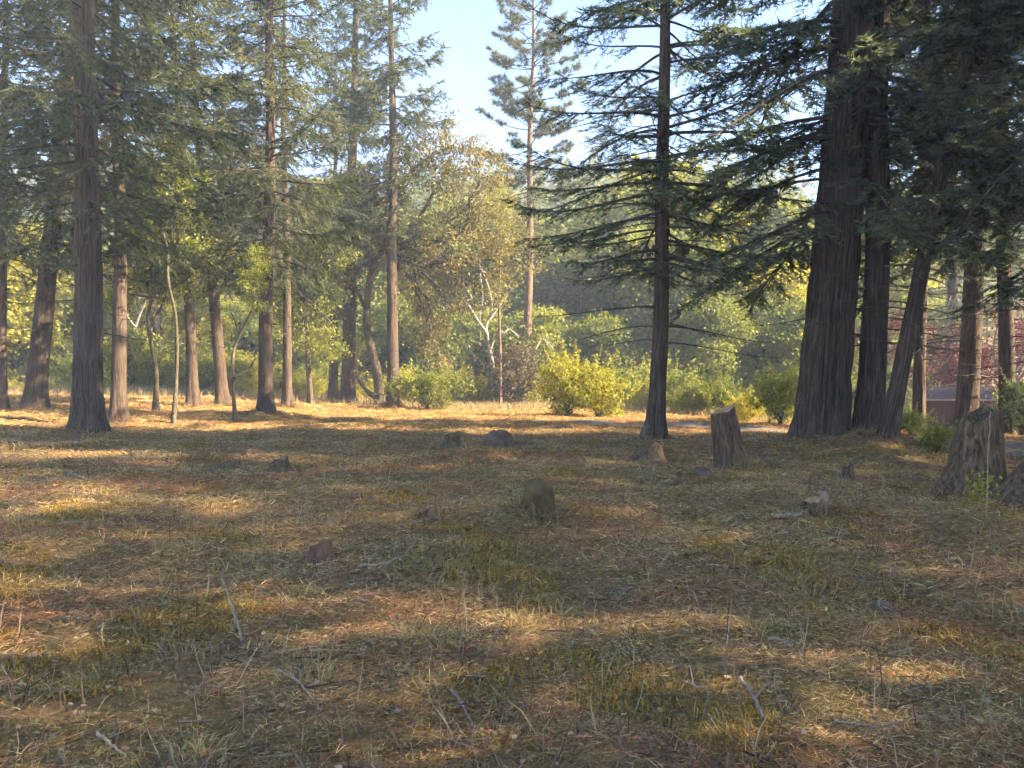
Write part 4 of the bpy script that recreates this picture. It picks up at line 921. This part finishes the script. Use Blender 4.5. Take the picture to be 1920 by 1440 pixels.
def build_cover():
    rng = np.random.default_rng(99)
    # flattened dry grass: bent blades and finer straight straw
    STRAW = [(0.42, 0.30, 0.14), (0.50, 0.37, 0.18), (0.32, 0.22, 0.105), (0.34, 0.265, 0.10), (0.26, 0.17, 0.085), (0.25, 0.21, 0.07), (0.36, 0.225, 0.11), (0.20, 0.13, 0.07), (0.34, 0.18, 0.09), (0.24, 0.19, 0.075)]
    Ts, Cs = [], []
    for (m, bent) in ((95000, True), (380000, False)):
        x, y, d = scatter(rng, m, 1.6, 56, 0.5)
        k = noise2(x, y, 81, 0.9) + 0.6 * noise2(x, y, 82, 0.3) + rng.normal(size=len(x)) * 0.35 > -1.0; x, y, d = x[k], y[k], d[k]
        n = len(x); z = H(x, y)
        flow = noise2(x, y, 51, 1.3) * 2.2 + (rng.normal(size=n) * 1.1 if bent else rng.uniform(0, 6.283, n))
        el = np.abs(rng.normal(size=n)) * 0.30 + 0.02
        D = unit(np.stack([np.cos(flow) * np.cos(el), np.sin(flow) * np.cos(el), np.sin(el)], 1))
        sc = 1 + d / 22
        ln = rng.uniform(0.025, 0.11, n) * np.clip(d / 7, 0.6, 1) ** 0.7 * sc ** 0.75; w = (0.0034 if bent else 0.004) * np.clip(d / 7, 0.6, 1) ** 0.7 * sc ** 1.8 * rng.uniform(0.6, 1.5, n)
        B = np.stack([x, y, z + rng.uniform(0, 0.03, n)], 1)
        C = 1.38 * pal(rng, n, STRAW, 0.22) * (0.82 + 0.18 * np.tanh(1.5 * noise2(x, y, 71, 1.6)))[:, None]
        nd = sstep(0.2, 0.9, NEEDLY(x, y))[:, None]; mo = sstep(0.35, 0.9, MOSSY(x, y))[:, None]
        C = C * (1 + nd * np.array([0.05, -0.2, -0.22])) * (1 - mo * np.array([0.05, 0.10, 0.38]))
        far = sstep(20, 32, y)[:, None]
        C = C * (1 + 0.25 * far) * (1 + far * np.array([0.10, -0.02, -0.18]))  # golden sunlight of the far band painted into the straw
        if bent:
            Ts.append(strips(rng, B, D, ln, w, np.array([0, 0, -0.55]) * np.sin(el)[:, None] * 1.6, rng.normal(size=(n, 3)) * 0.012)); Cs.append(np.tile(C, (3, 1)))
        else:
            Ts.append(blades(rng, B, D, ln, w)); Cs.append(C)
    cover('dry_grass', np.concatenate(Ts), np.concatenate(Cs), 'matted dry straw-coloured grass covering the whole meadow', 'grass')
    # reddish needle litter
    x, y, d = scatter(rng, 150000, 1.6, 34, 0.7); k = NEEDLY(x, y) + rng.normal(size=len(x)) * 0.35 > 0.05; x, y, d = x[k], y[k], d[k]
    n = len(x); a = rng.uniform(0, 6.283, n); el = rng.normal(size=n) * 0.16
    D = np.stack([np.cos(a) * np.cos(el), np.sin(a) * np.cos(el), np.sin(el)], 1); sc = 1 + d / 18
    T = blades(rng, np.stack([x, y, H(x, y) + rng.uniform(0.005, 0.035, n)], 1), D, rng.uniform(0.04, 0.13, n) * sc ** 0.6, 0.003 * sc ** 1.6 * rng.uniform(0.7, 1.4, n))
    C = pal(rng, n, [(0.32, 0.14, 0.075), (0.38, 0.19, 0.10), (0.25, 0.11, 0.06), (0.44, 0.25, 0.13)])
    cover('needle_litter', T, C, 'reddish fallen conifer needles strewn over the ground', 'needles')
    # moss and small green plants
    x, y, d = scatter(rng, 300000, 1.6, 30, 0.62); q = MOSSY(x, y); k = q + rng.normal(size=len(x)) * 0.15 > 0.55; x, y, d, q = x[k], y[k], d[k], q[k]
    n = len(x); D = unit(rng.normal(size=(n, 3)) * np.array([0.6, 0.6, 0.3]) + UP); sc = 1 + d / 16
    T = blades(rng, np.stack([x, y, H(x, y) - 0.005 + 0.03 * np.clip(q - 0.6, 0, 1)], 1), D, rng.uniform(0.02, 0.055, n) * sc ** 0.6, 0.008 * sc ** 1.4 * rng.uniform(0.7, 1.4, n))
    C = pal(rng, n, [(0.30, 0.185, 0.045), (0.36, 0.24, 0.05), (0.22, 0.135, 0.04), (0.40, 0.285, 0.07)])
    cover('moss', T, C, 'olive moss cushions dotted over the ground', 'moss')
    x, y, d = scatter(rng, 42000, 1.6, 26, 0.75); k = noise2(x, y, 61, 1.4) + rng.normal(size=len(x)) * 0.4 > 0.15; x, y, d = x[k], y[k], d[k]
    n = len(x); C0 = np.stack([x, y, H(x, y) + rng.uniform(0.01, 0.07, n)], 1)
    T = leaves(rng, C0, 0.022 * (1 + d / 14) ** 0.9, 0.0)
    C = pal(rng, n, [(0.20, 0.16, 0.07), (0.25, 0.20, 0.09), (0.16, 0.125, 0.05), (0.30, 0.25, 0.12)])
    cover('ground_plants', T, np.tile(C, (2, 1)), 'tiny grey-green leaves of low plants among the grass', 'ground cover')
    # fallen leaves and bark chips
    x, y, d = scatter(rng, 11000, 1.6, 24, 0.75); n = len(x)
    T = leaves(rng, np.stack([x, y, H(x, y) + rng.uniform(0.01, 0.05, n)], 1), 0.034 * (1 + d / 20), 0.0)
    T[:, :, 2] = T[:, :, 2] * 0.45 + 0.55 * T[:, :1, 2]
    C = pal(rng, n, [(0.28, 0.20, 0.13), (0.25, 0.15, 0.09), (0.34, 0.25, 0.17), (0.20, 0.12, 0.075), (0.16, 0.10, 0.07), (0.30, 0.13, 0.07)])
    cover('leaf_litter', T, np.tile(C, (2, 1)), 'small fallen leaves and bark chips scattered over the ground', 'leaves')
    # broken twigs and cones
    x, y, d = scatter(rng, 4600, 1.6, 26, 0.7); n = len(x); a = rng.uniform(0, 6.283, n)
    B = np.stack([x, y, H(x, y) + rng.uniform(0.01, 0.05, n)], 1); ln = rng.uniform(0.05, 0.32, n) ** 1.2 * 1.3
    E = B + np.stack([np.cos(a) * ln, np.sin(a) * ln, rng.normal(size=n) * 0.04], 1)
    C = pal(rng, n, [(0.16, 0.11, 0.08), (0.10, 0.07, 0.05), (0.26, 0.20, 0.15), (0.20, 0.12, 0.08)])
    T = twig_tris(B, E, rng.uniform(0.003, 0.008, n)); Ct = np.tile(C, (3, 1))
    cover('twig_litter', T, Ct, 'small broken twigs scattered among the grass', 'twigs')
    # standing tufts of dry grass
    tx, ty, td = scatter(rng, 260, 2.4, 26, 0.75); m = rng.integers(25, 60, len(tx)); idx = np.repeat(np.arange(len(tx)), m); n = len(idx)
    rr = np.abs(rng.normal(size=n)) * 0.09; a = rng.uniform(0, 6.283, n); x = tx[idx] + np.cos(a) * rr; y = ty[idx] + np.sin(a) * rr
    lean = rng.normal(size=(len(tx), 2)) * 0.5
    D = unit(np.stack([np.cos(a) * 0.6 + lean[idx, 0], np.sin(a) * 0.6 + lean[idx, 1], rng.uniform(0.4, 1.0, n)], 1))
    T = strips(rng, np.stack([x, y, H(x, y)], 1), D, rng.uniform(0.07, 0.2, n) * (1 + td[idx] / 40), 0.0032 * (1 + td[idx] / 9), np.stack([D[:, 0], D[:, 1], np.full(n, -0.9)], 1) * 0.9, rng.normal(size=(n, 3)) * 0.012)
    C = pal(rng, n, [(0.48, 0.36, 0.17), (0.40, 0.29, 0.14), (0.30, 0.25, 0.09), (0.22, 0.21, 0.07)])
    cover('grass_tufts', T, np.tile(C, (3, 1)), 'small arching tufts of dry grass standing above the mat', 'grass')
    # thin upright dead stalks and taller grass along the far edge
    x, y, d = scatter(rng, 4600, 2.0, 26, 0.75); n = len(x)
    D = unit(np.stack([rng.normal(size=n) * 0.28, rng.normal(size=n) * 0.28, np.ones(n)], 1))
    T1 = strips(rng, np.stack([x, y, H(x, y)], 1), D, rng.uniform(0.10, 0.34, n), 0.0045 * (1 + d / 12), rng.normal(size=(n, 3)) * 0.3, rng.normal(size=(n, 3)) * 0.015)
    C1 = np.tile(pal(rng, n, [(0.36, 0.28, 0.19), (0.22, 0.15, 0.10), (0.30, 0.22, 0.14), (0.15, 0.09, 0.07)]), (3, 1))
    x = rng.uniform(-36, 16, 26000); y = bank(x) + rng.normal(size=len(x)) * 2.2 - 0.5; n = len(x)
    D = unit(np.stack([rng.normal(size=n) * 0.35, rng.normal(size=n) * 0.35, np.ones(n)], 1))
    T2 = strips(rng, np.stack([x, y, H(x, y)], 1), D, rng.uniform(0.15, 0.65, n), rng.uniform(0.015, 0.035, n), rng.normal(size=(n, 3)) * 0.5, rng.normal(size=(n, 3)) * 0.03)
    C2 = np.tile(pal(rng, n, [(0.42, 0.31, 0.15), (0.36, 0.25, 0.13), (0.30, 0.25, 0.11)]), (3, 1))
    T3, C3 = [], []                                               # grass and litter gathered round trunks and stumps
    for (mx, my, mr, mh) in MOUNDS[:17]:
        n = 260; a = rng.uniform(0, 6.283, n); rr = mr * rng.uniform(0.3, 0.85, n)
        x, y = mx + np.cos(a) * rr, my + np.sin(a) * rr; k = 1 + my / 30
        D = unit(np.stack([np.cos(a) * 0.5 + rng.normal(size=n) * 0.5, np.sin(a) * 0.5 + rng.normal(size=n) * 0.5, rng.uniform(0.15, 1.0, n)], 1))
        T3.append(strips(rng, np.stack([x, y, H(x, y)], 1), D, rng.uniform(0.06, 0.22, n) * k, 0.006 * k * rng.uniform(0.7, 1.5, n), rng.normal(size=(n, 3)) * 0.5, rng.normal(size=(n, 3)) * 0.02))
        C3.append(np.tile(pal(rng, n, [(0.30, 0.20, 0.11), (0.20, 0.12, 0.075), (0.24, 0.19, 0.08), (0.38, 0.27, 0.14)]), (3, 1)))
    T1 = np.concatenate([T1] + T3); C1 = np.concatenate([C1] + C3)
    cover('dry_stalks', np.concatenate([T1, T2]), np.concatenate([C1, C2]), 'thin upright dead stalks and tall dry grass at the meadow edge', 'grass')
build_cover()

# ------------------------------------------------------------------ hazy air, also standing in for veiling lens glare
def build_haze():
    m, t, n = mat('hazy_air')
    v = N(t, 'ShaderNodeVolumePrincipled', Density=0.0018, Anisotropy=0.0); v.inputs['Color'].default_value = (0.78, 0.88, 1.0, 1)
    v.inputs['Density Attribute'].default_value = ''; v.inputs['Temperature Attribute'].default_value = ''; v.inputs['Color Attribute'].default_value = ''
    o = N(t, 'ShaderNodeOutputMaterial'); t.links.new(v.outputs[0], o.inputs['Volume'])
    s = 375
    me = boxes('haze', [(-s, s, -s, s, -4.5, 66)], m)
    tag(put('haze', me), 'thin sunlit haze in the clearing and wood, also standing in for lens glare', 'haze', kind='stuff')
build_haze()
